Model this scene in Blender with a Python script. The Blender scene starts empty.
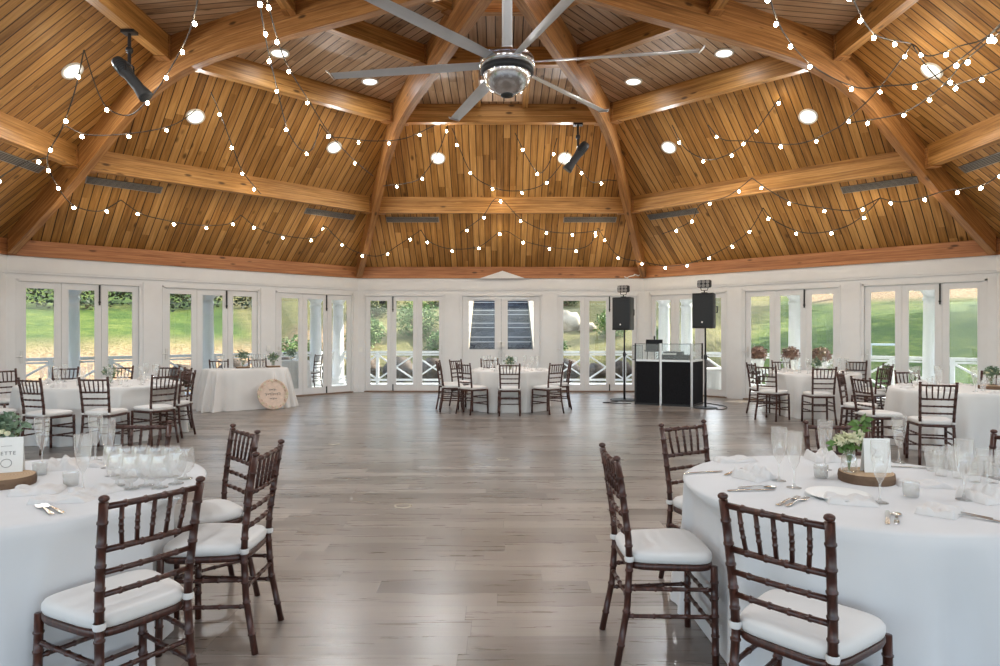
import bpy, math, random
from mathutils import Vector, Matrix, noise as mnoise
random.seed(7)
S = bpy.context.scene
COL = S.collection
PI = math.pi
D2R = PI / 180
S.view_settings.view_transform = 'Standard'
try: S.view_settings.look = 'None'
except Exception: pass
S.view_settings.gamma = 1.0
S.view_settings.use_curve_mapping = False
S.view_settings.exposure = 0.0
S.cycles.use_denoising = True
S.cycles.max_bounces = 8
S.cycles.diffuse_bounces = 4
S.cycles.glossy_bounces = 4
S.cycles.transmission_bounces = 6
S.cycles.transparent_max_bounces = 24
S.cycles.caustics_reflective = False
S.cycles.caustics_refractive = False
S.cycles.sample_clamp_indirect = 6.0

# ------------------------------------------------------------------ materials
class NT:
    def __init__(s, name):
        s.m = bpy.data.materials.new(name); s.m.use_nodes = True
        s.t = s.m.node_tree; s.t.nodes.clear()
        s.out = s.t.nodes.new('ShaderNodeOutputMaterial')
    def n(s, typ, ins=None, **kw):
        nd = s.t.nodes.new('ShaderNode' + typ)
        for k, v in kw.items(): setattr(nd, k, v)
        for k, v in (ins or {}).items(): s.put(nd.inputs[k], v)
        return nd
    def put(s, sock, v):
        if isinstance(v, bpy.types.NodeSocket): s.t.links.new(v, sock)
        elif isinstance(v, bpy.types.Node): s.t.links.new(v.outputs[0], sock)
        else:
            if isinstance(v, tuple) and len(v) == 3 and sock.type == 'RGBA': v = v + (1,)
            sock.default_value = v
    def math(s, op, a, b=0.0, c=None):
        ins = {0: a, 1: b}
        if c is not None: ins[2] = c
        return s.n('Math', ins, operation=op).outputs[0]
    def mix(s, f, a, b, blend='MIX'):
        nd = s.n('Mix', data_type='RGBA', blend_type=blend)
        s.put(nd.inputs[0], f); s.put(nd.inputs[6], a); s.put(nd.inputs[7], b)
        return nd.outputs[2]
    def ramp(s, f, stops):
        nd = s.n('ValToRGB', {0: f}); e = nd.color_ramp.elements
        while len(e) < len(stops): e.new(0.5)
        for el, (p, c) in zip(e, stops):
            el.position = p; el.color = tuple(c) + (1,) if len(c) == 3 else c
        return nd.outputs[0]
    def noise(s, vec, scale, detail=3, rough=.5, dist=0, dim='3D'):
        return s.n('TexNoise', {'Vector': vec, 'Scale': scale, 'Detail': detail, 'Roughness': rough, 'Distortion': dist}, noise_dimensions=dim)
    def comb(s, x, y, z=0.0):
        return s.n('CombineXYZ', {0: x, 1: y, 2: z}).outputs[0]
    def white(s, v, dim='1D'):
        nd = s.n('TexWhiteNoise', noise_dimensions=dim)
        s.put(nd.inputs['W' if dim == '1D' else 'Vector'], v)
        return nd.outputs[0]
    def bsdf(s, color, rough=.5, metal=0.0, spec=.5, normal=None, **kw):
        b = s.n('BsdfPrincipled', {'Base Color': color, 'Roughness': rough, 'Metallic': metal, 'Specular IOR Level': spec})
        for k, v in kw.items(): s.put(b.inputs[k.replace('_', ' ')], v)
        if normal is not None: s.put(b.inputs['Normal'], normal)
        s.t.links.new(b.outputs[0], s.out.inputs[0])
        return b
    def bump(s, h, strength=.3, dist=.01):
        return s.n('Bump', {'Height': h, 'Strength': strength, 'Distance': dist}).outputs[0]

def plain(name, col, rough=.5, metal=0.0, spec=.5, var=.06, scale=6, bump=0.0, **kw):
    t = NT(name); tc = t.n('TexCoord')
    nz = t.noise(tc.outputs['Object'], scale, 3)
    lo = tuple(max(0, c * (1 - var)) for c in col); hi = tuple(min(1, c * (1 + var)) for c in col)
    c = t.ramp(nz.outputs[0], [(.3, lo), (.7, hi)])
    nrm = t.bump(t.noise(tc.outputs['Object'], scale * 8, 2).outputs[0], bump, .005) if bump else None
    t.bsdf(c, rough, metal, spec, nrm, **kw)
    return t.m

def emit(name, col, strength):
    t = NT(name)
    e = t.n('Emission', {0: col + (1,), 1: strength})
    t.t.links.new(e.outputs[0], t.out.inputs[0])
    return t.m

def thin_glass(name, tint=(1, 1, 1), rough=0.0, ior=1.45, haze=0.0, boost=1.0):
    t = NT(name)
    tr = t.n('BsdfTransparent', {0: tint + (1,)})
    gl = t.n('BsdfGlossy', {0: (1, 1, 1, 1), 'Roughness': rough})
    bf = t.n('NewGeometry').outputs['Backfacing']
    fr = t.n('Fresnel', {'IOR': t.math('ADD', ior, t.math('MULTIPLY', bf, 1 / ior - ior))}).outputs[0]
    f = t.math('MULTIPLY', fr, boost)
    mx = t.n('MixShader', {0: f, 1: tr.outputs[0], 2: gl.outputs[0]})
    res = mx.outputs[0]
    if haze:
        df = t.n('BsdfTranslucent', {0: (1, 1, 1, 1)})
        res = t.n('MixShader', {0: haze, 1: res, 2: df.outputs[0]}).outputs[0]
    t.t.links.new(res, t.out.inputs[0])
    return t.m

def deck_wood(name, c0, c1, c2, width=.14, rough=.42, groove=(.035, .014, .006)):
    """tongue and groove boards: u across the boards, v along them (metres)"""
    t = NT(name); uv = t.n('UVMap').outputs[0]
    sp = t.n('SeparateXYZ', {0: uv}); u, v = sp.outputs[0], sp.outputs[1]
    bu = t.math('DIVIDE', u, width); idx = t.math('FLOOR', bu); fr = t.math('FRACT', bu)
    r1 = t.white(idx)
    seg = t.math('FLOOR', t.math('ADD', t.math('DIVIDE', v, 2.6), t.math('MULTIPLY', r1, 7.3)))
    r2 = t.white(t.math('ADD', t.math('MULTIPLY', idx, 3.17), t.math('MULTIPLY', seg, 17.3)))
    gv = t.comb(t.math('MULTIPLY', u, 26), t.math('MULTIPLY', v, 1.3), t.math('MULTIPLY', r2, 40))
    gr = t.noise(gv, 1.0, 4, .6, .6).outputs[0]
    col = t.ramp(t.math('ADD', t.math('MULTIPLY', gr, .8), t.math('MULTIPLY', r2, .34)), [(.28, c0), (.55, c1), (.84, c2)])
    kn = t.n('TexVoronoi', {'Vector': t.comb(t.math('MULTIPLY', u, 3.6), t.math('MULTIPLY', v, 1.7), t.math('MULTIPLY', r1, 9)), 'Scale': 1.0}).outputs[0]
    km = t.ramp(kn, [(.06, (1, 1, 1)), (.15, (0, 0, 0))])
    col = t.mix(t.math('MULTIPLY', km, .8), col, tuple(c * .35 for c in c0))
    e = t.math('MINIMUM', fr, t.math('SUBTRACT', 1.0, fr))
    gm = t.ramp(e, [(.035, (1, 1, 1)), (.075, (0, 0, 0))])
    col = t.mix(t.math('MULTIPLY', gm, .95), col, groove)
    h = t.math('SUBTRACT', t.math('MULTIPLY', gr, .06), gm)
    t.bsdf(col, t.math('ADD', rough, t.math('MULTIPLY', gr, .12)), 0, .4, t.bump(h, .8, .012))
    return t.m

def beam_wood(name, c0, c1, c2, rough=.45):
    """u along the grain, v across it (metres)"""
    t = NT(name); uv = t.n('UVMap').outputs[0]
    sp = t.n('SeparateXYZ', {0: uv}); u, v = sp.outputs[0], sp.outputs[1]
    oi = t.n('ObjectInfo').outputs['Random']
    lam = t.math('FLOOR', t.math('DIVIDE', v, .115)); lf = t.math('FRACT', t.math('DIVIDE', v, .115))
    r = t.white(t.math('ADD', lam, t.math('MULTIPLY', oi, 91)))
    gv = t.comb(t.math('MULTIPLY', u, 1.4), t.math('MULTIPLY', v, 30), t.math('ADD', t.math('MULTIPLY', r, 20), t.math('MULTIPLY', oi, 50)))
    gr = t.noise(gv, 1.0, 5, .6, .5).outputs[0]
    col = t.ramp(t.math('ADD', t.math('MULTIPLY', gr, .9), t.math('MULTIPLY', r, .16)), [(.3, c0), (.53, c1), (.76, c2)])
    kn = t.n('TexVoronoi', {'Vector': t.comb(t.math('MULTIPLY', u, 1.8), t.math('MULTIPLY', v, 5), t.math('MULTIPLY', r, 9)), 'Scale': 1.0}).outputs[0]
    col = t.mix(t.math('MULTIPLY', t.ramp(kn, [(.07, (1, 1, 1)), (.15, (0, 0, 0))]), .85), col, tuple(c * .25 for c in c0))
    e = t.math('MINIMUM', lf, t.math('SUBTRACT', 1.0, lf))
    col = t.mix(t.math('MULTIPLY', t.ramp(e, [(.02, (1, 1, 1)), (.05, (0, 0, 0))]), .45), col, tuple(c * .5 for c in c0))
    t.bsdf(col, rough, 0, .4, t.bump(gr, .15, .006))
    return t.m

def floor_planks(name):
    t = NT(name); tc = t.n('TexCoord').outputs['Object']
    sp = t.n('SeparateXYZ', {0: tc}); x, y = sp.outputs[0], sp.outputs[1]
    W, L = .18, 1.22
    ry = t.math('DIVIDE', y, W); row = t.math('FLOOR', ry); fy = t.math('FRACT', ry)
    rx = t.math('ADD', t.math('DIVIDE', x, L), t.math('MULTIPLY', t.white(row), 5.0))
    cx = t.math('FLOOR', rx); fx = t.math('FRACT', rx)
    rnd = t.white(t.math('ADD', t.math('MULTIPLY', row, 7.31), t.math('MULTIPLY', cx, 3.77)))
    gv = t.comb(t.math('MULTIPLY', x, 1.6), t.math('MULTIPLY', y, 22), t.math('MULTIPLY', rnd, 60))
    gr = t.noise(gv, 1.0, 5, .62, .7).outputs[0]
    f = t.math('ADD', t.math('MULTIPLY', gr, .5), t.math('MULTIPLY', rnd, .5))
    col = t.ramp(f, [(.15, (.10, .081, .069)), (.42, (.178, .150, .130)), (.62, (.245, .210, .186)), (.88, (.335, .295, .263))])
    ex = t.math('MULTIPLY', t.math('MINIMUM', fx, t.math('SUBTRACT', 1.0, fx)), L)
    ey = t.math('MULTIPLY', t.math('MINIMUM', fy, t.math('SUBTRACT', 1.0, fy)), W)
    e = t.math('MINIMUM', ex, ey)
    gm = t.ramp(e, [(.0012, (1, 1, 1)), (.003, (0, 0, 0))])
    col = t.mix(t.math('MULTIPLY', gm, .6), col, (.05, .04, .033))
    h = t.math('SUBTRACT', t.math('MULTIPLY', gr, .25), gm)
    t.bsdf(col, t.math('ADD', .215, t.math('MULTIPLY', gr, .15)), 0, 1.0, t.bump(h, .2, .004))
    return t.m

def chair_wood(name):
    t = NT(name); tc = t.n('TexCoord').outputs['Object']
    mp = t.n('Mapping', {0: tc, 3: (60, 60, 9)}).outputs[0]
    gr = t.noise(mp, 1.0, 4, .6, .4).outputs[0]
    col = t.ramp(gr, [(.25, (.022, .007, .005)), (.55, (.062, .02, .013)), (.8, (.145, .05, .031))])
    t.bsdf(col, t.math('ADD', .26, t.math('MULTIPLY', gr, .15)), 0, .55)
    return t.m

def cloth(name, col=(.8, .8, .8), weave=260, sheen=.15):
    t = NT(name); tc = t.n('TexCoord').outputs['Object']
    wv = t.noise(tc, weave, 2).outputs[0]
    soft = t.noise(tc, 5, 3).outputs[0]
    c = t.ramp(soft, [(.3, tuple(x * .96 for x in col)), (.7, col)])
    h = t.math('ADD', t.math('MULTIPLY', wv, .25), soft)
    t.bsdf(c, .85, 0, .2, t.bump(h, .12, .006), Sheen_Weight=sheen)
    return t.m

def ground_mat(name):
    t = NT(name); tc = t.n('TexCoord').outputs['Object']
    n1 = t.noise(tc, .33, 4, .65).outputs[0]; n2 = t.noise(tc, 1.9, 5, .75).outputs[0]; n3 = t.noise(tc, 9, 4, .75).outputs[0]
    g = t.ramp(t.math('ADD', t.math('MULTIPLY', n1, .5), t.math('MULTIPLY', n2, .5)), [(.34, (.028, .06, .013)), (.47, (.068, .118, .021)), (.57, (.15, .19, .035)), (.69, (.31, .31, .09))])  # grass tone; dark patches also paint in dappled tree shade
    g = t.mix(t.ramp(n3, [(.42, (0, 0, 0)), (.68, (.75, .75, .75))]), g, (.045, .085, .02))
    at = t.n('Attribute', attribute_name='litter').outputs['Fac']
    lit = t.ramp(n3, [(.35, (.10, .05, .03)), (.52, (.42, .27, .15)), (.68, (.62, .47, .30))])
    m = t.math('MULTIPLY', at, t.ramp(t.math('ADD', n2, t.math('MULTIPLY', n3, .4)), [(.42, (0, 0, 0)), (.62, (1, 1, 1))]))
    c = t.mix(m, g, lit)
    t.bsdf(c, .9, 0, .2, t.bump(n3, .9, .10))
    return t.m

def leaf_mat(name, a, b):
    t = NT(name); tc = t.n('TexCoord').outputs['Object']
    nz = t.noise(tc, 4, 3).outputs[0]
    c = t.ramp(nz, [(.3, a), (.7, b)])
    t.bsdf(c, .55, 0, .4, Subsurface_Weight=0.0)
    return t.m

def slice_mat(name):
    t = NT(name); tc = t.n('TexCoord').outputs['Object']
    sp = t.n('SeparateXYZ', {0: tc})
    r = t.math('SQRT', t.math('ADD', t.math('MULTIPLY', sp.outputs[0], sp.outputs[0]), t.math('MULTIPLY', sp.outputs[1], sp.outputs[1])))
    rr = t.math('ADD', r, t.math('MULTIPLY', t.noise(tc, 12, 2).outputs[0], .03))
    w = t.math('SINE', t.math('MULTIPLY', rr, 520))
    c = t.ramp(w, [(.0, (.42, .27, .15)), (1, (.58, .42, .27))])
    t.bsdf(c, .7)
    return t.m

def rock_mat(name, a, b):
    t = NT(name); tc = t.n('TexCoord').outputs['Object']
    nz = t.noise(tc, 3, 6, .65).outputs[0]
    t.bsdf(t.ramp(nz, [(.3, a), (.7, b)]), .9, 0, .3, t.bump(nz, .6, .05))
    return t.m

M = {}
M['deck'] = deck_wood('lower_deck_pine', (.19, .082, .017), (.42, .205, .05), (.66, .37, .125))
M['deck_up'] = deck_wood('upper_deck_pine_haze', (.24, .14, .075), (.46, .30, .18), (.62, .45, .31))  # paler, greyer boards: blur haze of the fan painted into the pine
M['beam'] = beam_wood('beam_fir', (.22, .095, .022), (.46, .225, .06), (.66, .37, .13))
M['rib'] = beam_wood('rib_glulam', (.17, .068, .018), (.36, .16, .046), (.55, .28, .10))
M['eave'] = beam_wood('eave_fir', (.24, .085, .028), (.42, .17, .062), (.56, .26, .105))
M['floor'] = floor_planks('floor_vinyl_planks')
M['wall'] = plain('wall_white_paint', (.80, .81, .82), .55, var=.015)
M['door'] = plain('door_white_paint', (.78, .79, .80), .38, var=.015)
M['trimw'] = plain('threshold_brown', (.23, .15, .10), .5, var=.2, scale=20)
M['pane'] = thin_glass('window_glass', (.97, .985, .975), 0.0, 1.45)
M['glass'] = thin_glass('drinking_glass', (.985, .995, .995), 0.02, 1.45, haze=.19, boost=2.8)
M['clear'] = thin_glass('clear_acrylic', (.9, .93, .93), 0.02, 1.5, haze=.05)
M['chair'] = chair_wood('mahogany_chair')
M['cushion'] = cloth('ivory_cushion', (.74, .725, .705), 200)
M['cloth'] = cloth('white_linen', (.685, .69, .70))
M['cloth_far'] = cloth('ivory_linen', (.74, .73, .715))
M['napkin'] = cloth('napkin_linen', (.70, .68, .665))
M['metal'] = plain('polished_steel', (.62, .62, .61), .18, 1.0, var=.03)
M['chrome'] = plain('fan_silver', (.55, .555, .56), .22, 1.0, var=.03)
M['whitemetal'] = plain('white_powder_coat', (.78, .79, .8), .35, 0, .5, var=.02)
M['fanblade'] = plain('fan_blade_silver', (.62, .64, .66), .4, .3, .5, var=.03)
M['black'] = plain('black_plastic', (.018, .018, .02), .5, 0, .4, var=.2)
M['grille'] = plain('speaker_grille', (.03, .034, .037), .6, .2, .4, var=.25, scale=300, bump=.5)
M['speaker'] = plain('speaker_cabinet', (.04, .044, .048), .55, 0, .4, var=.15)
M['scrim'] = plain('black_scrim', (.012, .012, .014), .85, 0, .15, var=.3, scale=40, bump=.2)
M['frame_alu'] = plain('silver_truss', (.72, .72, .72), .35, .6, var=.03)
M['bulb'] = emit('warm_filament_bulb', (1.0, .82, .56), 80.0)
M['socket'] = plain('black_socket', (.02, .018, .016), .6)
M['wire'] = plain('dark_wire', (.05, .04, .032), .7)
M['lamp'] = emit('downlight_lens', (1.0, .95, .86), 2.2)
M['lamprim'] = plain('downlight_trim', (.85, .85, .83), .4)
M['vent'] = plain('grey_slot_vent', (.30, .285, .27), .5, .2)
M['ventdark'] = plain('slot_shadow_gap', (.05, .045, .04), .8)
M['leaf'] = leaf_mat('leaf_green', (.05, .12, .03), (.16, .28, .07))
M['eucalyptus'] = leaf_mat('eucalyptus', (.10, .17, .11), (.24, .33, .22))
M['petal'] = leaf_mat('cream_petal', (.62, .62, .36), (.80, .78, .62))
M['tree'] = leaf_mat('tree_leaf', (.025, .05, .018), (.09, .13, .04))
M['hedge'] = leaf_mat('hedge_leaf', (.012, .022, .009), (.05, .07, .026))
M['shrub'] = leaf_mat('shrub_leaf', (.06, .13, .03), (.22, .32, .09))
M['mum'] = leaf_mat('mum_bloom', (.13, .05, .04), (.36, .22, .16))
M['bark'] = rock_mat('bark', (.06, .035, .022), (.22, .14, .09))
M['slice'] = slice_mat('wood_slice_rings')
M['card'] = plain('white_card', (.82, .82, .80), .6, var=.01)
M['ink'] = plain('grey_ink', (.16, .15, .15), .7)
M['rock'] = rock_mat('boulder', (.30, .25, .18), (.62, .54, .42))
M['darkrock'] = rock_mat('retaining_stone', (.03, .025, .02), (.17, .13, .10))
M['slate'] = rock_mat('stair_slate', (.03, .035, .045), (.10, .115, .14))
M['nosing'] = plain('stair_nosing', (.6, .6, .58), .7)
M['porch'] = plain('porch_deck_grey', (.62, .65, .68), .5, var=.08, scale=3)
M['ground'] = ground_mat('hillside_ground')
M['signwood'] = plain('blush_wood_sign', (.70, .55, .45), .7, var=.08, scale=25)
M['blush'] = plain('blush_petals', (.74, .55, .43), .8, var=.2, scale=30)
M['sky'] = emit('skylight_daylight', (.95, .97, 1.0), 2.2)
M['pot'] = plain('white_pot', (.7, .7, .68), .5)
M['brass'] = plain('floor_box_metal', (.5, .46, .38), .4, .8)
M['screen'] = plain('dark_screen', (.02, .024, .03), .2)

# ------------------------------------------------------------------ mesh builder
class MB:
    def __init__(s): s.v = []; s.f = []; s.uv = []; s.mi = []; s.cur = 0
    def face(s, idx, uv=None):
        s.f.append(tuple(idx)); s.uv.append(uv); s.mi.append(s.cur)
    def add(s, verts): b = len(s.v); s.v.extend(tuple(v) for v in verts); return b
    def box(s, x0, x1, y0, y1, z0, z1, mat=None, grain=0):
        P = [(x, y, z) for z in (z0, z1) for y in (y0, y1) for x in (x0, x1)]
        F = [(0, 2, 3, 1), (4, 5, 7, 6), (0, 1, 5, 4), (2, 6, 7, 3), (0, 4, 6, 2), (1, 3, 7, 5)]
        ax = [(0, 1), (0, 1), (0, 2), (0, 2), (1, 2), (1, 2)]
        Q = [tuple(mat @ Vector(p)) for p in P] if mat is not None else P
        b = s.add(Q)
        for f, (a, c) in zip(F, ax):
            if c == grain: a, c = c, a
            s.face([b + i for i in f], [(P[i][a], P[i][c]) for i in f])
        return s
    def cbox(s, c, d, mat=None, grain=0):
        return s.box(c[0] - d[0] / 2, c[0] + d[0] / 2, c[1] - d[1] / 2, c[1] + d[1] / 2, c[2] - d[2] / 2, c[2] + d[2] / 2, mat, grain)
    def prism(s, poly, z0, z1, mat=None):
        n = len(poly)
        V = [(x, y, z0) for x, y in poly] + [(x, y, z1) for x, y in poly]
        if mat is not None: V = [tuple(mat @ Vector(p)) for p in V]
        b = s.add(V)
        s.face([b + i for i in reversed(range(n))], [poly[i] for i in reversed(range(n))])
        s.face([b + n + i for i in range(n)], list(poly))
        for i in range(n):
            j = (i + 1) % n
            s.face([b + i, b + j, b + n + j, b + n + i], [(i * .1, z0), (i * .1 + .1, z0), (i * .1 + .1, z1), (i * .1, z1)])
        return s
    def tube(s, pts, r, n=8, cap=True):
        pts = [Vector(p) for p in pts]; m = len(pts)
        rs = r if isinstance(r, (list, tuple)) else [r] * m
        T = []
        for i in range(m):
            d = pts[min(i + 1, m - 1)] - pts[max(i - 1, 0)]
            T.append(d.normalized() if d.length > 1e-9 else Vector((0, 0, 1)))
        up = Vector((0, 0, 1)) if abs(T[0].z) < .9 else Vector((1, 0, 0))
        nx = T[0].cross(up).normalized()
        b = len(s.v); L = 0
        for i in range(m):
            if i:
                L += (pts[i] - pts[i - 1]).length
                nx = (nx - T[i] * nx.dot(T[i]))
                nx = nx.normalized() if nx.length > 1e-6 else T[i].orthogonal().normalized()
            ny = T[i].cross(nx)
            for k in range(n):
                a = 2 * PI * k / n
                s.v.append(tuple(pts[i] + (nx * math.cos(a) + ny * math.sin(a)) * rs[i]))
        for i in range(m - 1):
            for k in range(n):
                k2 = (k + 1) % n
                s.face([b + i * n + k, b + i * n + k2, b + (i + 1) * n + k2, b + (i + 1) * n + k])
        if cap:
            s.face([b + k for k in reversed(range(n))]); s.face([b + (m - 1) * n + k for k in range(n)])
        return s
    def lathe(s, prof, n=16, c=(0, 0, 0), mat=None, closed=False):
        b = len(s.v); m = len(prof)
        for r, z in prof:
            for k in range(n):
                a = 2 * PI * k / n
                p = Vector((c[0] + r * math.cos(a), c[1] + r * math.sin(a), c[2] + z))
                s.v.append(tuple(mat @ p) if mat is not None else tuple(p))
        for i in range(m - 1):
            for k in range(n):
                k2 = (k + 1) % n
                s.face([b + i * n + k, b + i * n + k2, b + (i + 1) * n + k2, b + (i + 1) * n + k])
        if prof[0][0] > 1e-5 and closed: s.face([b + k for k in reversed(range(n))])
        if prof[-1][0] > 1e-5 and closed: s.face([b + (m - 1) * n + k for k in range(n)])
        return s
    def ball(s, c, r, n=12, m=8, sq=(1, 1, 1), jit=0.0):
        b = len(s.v)
        for i in range(m + 1):
            th = PI * i / m
            for k in range(n):
                a = 2 * PI * k / n
                p = Vector((math.sin(th) * math.cos(a), math.sin(th) * math.sin(a), math.cos(th)))
                q = 1 + (mnoise.noise(p * 2.3 + Vector(c)) * jit if jit else 0)
                s.v.append((c[0] + p.x * r * q * sq[0], c[1] + p.y * r * q * sq[1], c[2] + p.z * r * q * sq[2]))
        for i in range(m):
            for k in range(n):
                k2 = (k + 1) % n
                s.face([b + i * n + k, b + (i + 1) * n + k, b + (i + 1) * n + k2, b + i * n + k2])
        return s
    def leaves(s, c, r, count, size, sq=(1, 1, 1), shell=.55, seed=1):
        R = random.Random(seed)
        for _ in range(count):
            d = Vector((R.gauss(0, 1), R.gauss(0, 1), R.gauss(0, 1))).normalized()
            p = Vector(c) + Vector((d.x * sq[0], d.y * sq[1], d.z * sq[2])) * r * (shell + (1 - shell) * R.random()) * (1 + .25 * mnoise.noise(d * 2 + Vector(c)))
            a = Vector((R.gauss(0, 1), R.gauss(0, 1), R.gauss(0, .6))).normalized()
            bb = a.orthogonal().normalized(); bb.rotate(Matrix.Rotation(R.random() * 6.28, 3, a))
            L = size * (.7 + .6 * R.random())
            b = s.add([p, p + a * L * .5 + bb * L * .28, p + a * L, p + a * L * .5 - bb * L * .28])
            s.face([b, b + 1, b + 2, b + 3])
        return s
    def mesh(s, name, mats, smooth=False):
        me = bpy.data.meshes.new(name)
        me.from_pydata(s.v, [], s.f)
        for m in (mats if isinstance(mats, (list, tuple)) else [mats]): me.materials.append(m)
        if any(u is not None for u in s.uv):
            ul = me.uv_layers.new(name='UVMap')
            for p, u in zip(me.polygons, s.uv):
                if u:
                    for li, c in zip(p.loop_indices, u): ul.data[li].uv = c
        for p, mi in zip(me.polygons, s.mi):
            p.material_index = mi; p.use_smooth = smooth
        me.validate(); me.update()
        return me
    def build(s, name, mats, parent=None, smooth=False, mat=None):
        return link(name, s.mesh(name, mats, smooth), parent, mat)

def link(name, data, parent=None, mat=None):
    o = bpy.data.objects.new(name, data); COL.objects.link(o)
    if parent is not None: o.parent = parent
    if mat is not None: o.matrix_basis = mat
    return o
def tag(o, label=None, cat=None, group=None, kind=None):
    for k, v in (('label', label), ('category', cat), ('group', group), ('kind', kind)):
        if v: o[k] = v
    return o
def thing(name, label, cat, loc=(0, 0, 0), rz=0.0, group=None, kind=None):
    o = bpy.data.objects.new(name, None); COL.objects.link(o)
    o.location = loc; o.rotation_euler = (0, 0, rz); o.empty_display_size = .1
    return tag(o, label, cat, group, kind)
def kids_of(o): return KIDS.get(o.name, [])
KIDS = {}
def index_kids():
    KIDS.clear()
    for o in COL.objects:
        if o.parent: KIDS.setdefault(o.parent.name, []).append(o)
def dup(root, loc, rz, label, group=None):
    r = root.copy(); COL.objects.link(r); r.location = loc; r.rotation_euler = (0, 0, rz); r['label'] = label
    if group: r['group'] = group
    for ch in kids_of(root):
        c = ch.copy(); COL.objects.link(c); c.parent = r
        for g in kids_of(ch):
            d = g.copy(); COL.objects.link(d); d.parent = c
    return r

# ------------------------------------------------------------------ camera and plan
H, F, HY = 1.48, 666.67, 332.0
cam = bpy.data.cameras.new('camera'); cam.sensor_width = 36; cam.lens = 24; cam.shift_y = -.001
cam.clip_start = .05; cam.clip_end = 500
co = link('camera', cam); co.location = (0, 0, H); co.rotation_euler = (PI / 2, 0, 0); S.camera = co
def at(px, py, z):
    """photo point known to lie at height z -> plan position"""
    Y = F * (H - z) / (py - HY)
    return Vector(((px - 500) / F * Y, Y, z))
CX, CY = .03, 7.92
C0 = Vector((CX, CY, 0))
AW, HW = 8.53, 3.533
T22 = math.tan(PI / 8)
SIDES = {0: 'back', 45: 'back_left', 90: 'left', -45: 'back_right', -90: 'right', 135: 'front_left', -135: 'front_right', 180: 'front'}
SAY = {0: 'back', 45: 'back-left', 90: 'left', -45: 'back-right', -90: 'right', 135: 'front-left', -135: 'front-right', 180: 'front'}
def sector(k, A=0.0):
    """matrix whose local x runs along the wall, y points outward, at distance A from the centre"""
    return Matrix.Translation(C0) @ Matrix.Rotation(k * D2R, 4, 'Z') @ Matrix.Translation((0, A, 0))
def deck_z(A):
    return 3.05 + .799 * (8.53 - A) if A > 5 else 5.87 + .09 * (5 - A)
ROOM = (0, 45, 90, -45, -90)
ALL8 = (0, 45, 90, -45, -90, 135, -135, 180)
# ------------------------------------------------------------------ floor
def octagon(A, n=8): 
    R = A / math.cos(PI / 8)
    return [(CX + R * math.cos(PI / 8 + i * PI / 4), CY + R * math.sin(PI / 8 + i * PI / 4)) for i in range(n)]
m = MB(); m.prism(octagon(AW + .15), -.12, 0)
tag(m.build('floor', M['floor']), 'grey brown wood plank floor of the pavilion', None, None, 'structure')

# ------------------------------------------------------------------ walls, doors
UX = (-2.385, 0.0, 2.385)
door_no = 0
def units(k):
    return UX if abs(k) < 60 else ((1.9, -1.0) if k > 0 else (-1.9, 1.0))
def wall(k):
    X = sector(k, AW)
    m = MB()
    m.box(-HW - .06, HW + .06, 0, .15, 2.41, 2.80)
    m.box(-HW, HW, -.045, 0, 2.54, 2.80)
    m.box(-HW, HW, -.03, 0, 2.50, 2.54)
    cs = sorted(units(k)); ed = [-HW - .06] + [q for c in cs for q in (c - 1.0, c + 1.0)] + [HW + .06]
    for a, b in zip(ed[::2], ed[1::2]):
        m.box(a, b, 0, .15, 0, 2.41)
    for a, b in list(zip(ed[::2], ed[1::2]))[1:-1]:
        m.box(a + .03, b - .03, -.018, 0, .0, 2.45)
    # corner posts with a plinth
    for sx in (-1, 1):
        c = sx * (HW - .075)
        m.box(c - .07, c + .07, -.025, 0, 0, 2.455)
        m.box(c - .08, c + .08, -.045, 0, 0, .16)
    w = m.build('wall_' + SIDES[k], M['wall'], None, False, X)
    tag(w, 'white panelled wall on the %s side of the room' % SAY[k], None, None, 'structure')
    b = MB()
    for x in units(k): b.box(x - 1.0, x + 1.0, -.035, .12, 0, .028)
    tag(b.build('baseboard_' + SIDES[k], M['trimw'], None, False, X), 'brown wood threshold strip along the %s wall' % SAY[k], None, None, 'structure')
    e = MB(); e.box(-HW + .0, HW - .0, -.085, .16, 2.80, 3.08)
    tag(e.build('eave_beam_' + SIDES[k], M['eave'], None, False, X), 'reddish wood beam on top of the %s wall' % SAY[k], None, None, 'structure')
    return X
def leaf_mesh(w, gx, z0, z1, g0, g1):
    m = MB()
    hw = w / 2
    m.box(-hw, -gx, 0, .045, z0, z1); m.box(gx, hw, 0, .045, z0, z1)
    m.box(-gx, gx, 0, .045, z0, g0); m.box(-gx, gx, 0, .045, g1, z1)
    # glazing bead
    t = .014
    m.box(-gx, -gx + t, -.006, .012, g0, g1); m.box(gx - t, gx, -.006, .012, g0, g1)
    m.box(-gx, gx, -.006, .012, g0, g0 + t); m.box(-gx, gx, -.006, .012, g1 - t, g1)
    return m
LEAF = leaf_mesh(.636, .222, .03, 2.365, .165, 2.265).mesh('door_leaf', M['door'])
m = MB(); m.box(-.222, .222, .018, .024, .165, 2.265); PANE = m.mesh('glass_pane', M['pane'])
m = MB(); m.box(-1.0, -.962, -.012, .11, .0, 2.41); m.box(.962, 1.0, -.012, .11, 0, 2.41); m.box(-1.0, 1.0, -.012, .11, 2.37, 2.41)
FRAME = m.mesh('door_frame', M['door'])
m = MB(); m.box(-.012, .012, -.022, 0, 1.98, 2.36); m.box(-.012, .012, -.022, 0, .03, .19); m.box(-.017, .017, -.028, 0, 2.02, 2.05)
BOLT = m.mesh('flush_bolt', M['grille'])
m = MB(); m.box(-.022, .022, -.012, 0, .93, 1.15); m.tube([(0, -.012, 1.05), (0, -.05, 1.05), (-.1, -.05, 1.05)], .009, 8)
HANDLE = m.mesh('door_handle', M['frame_alu'])
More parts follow.
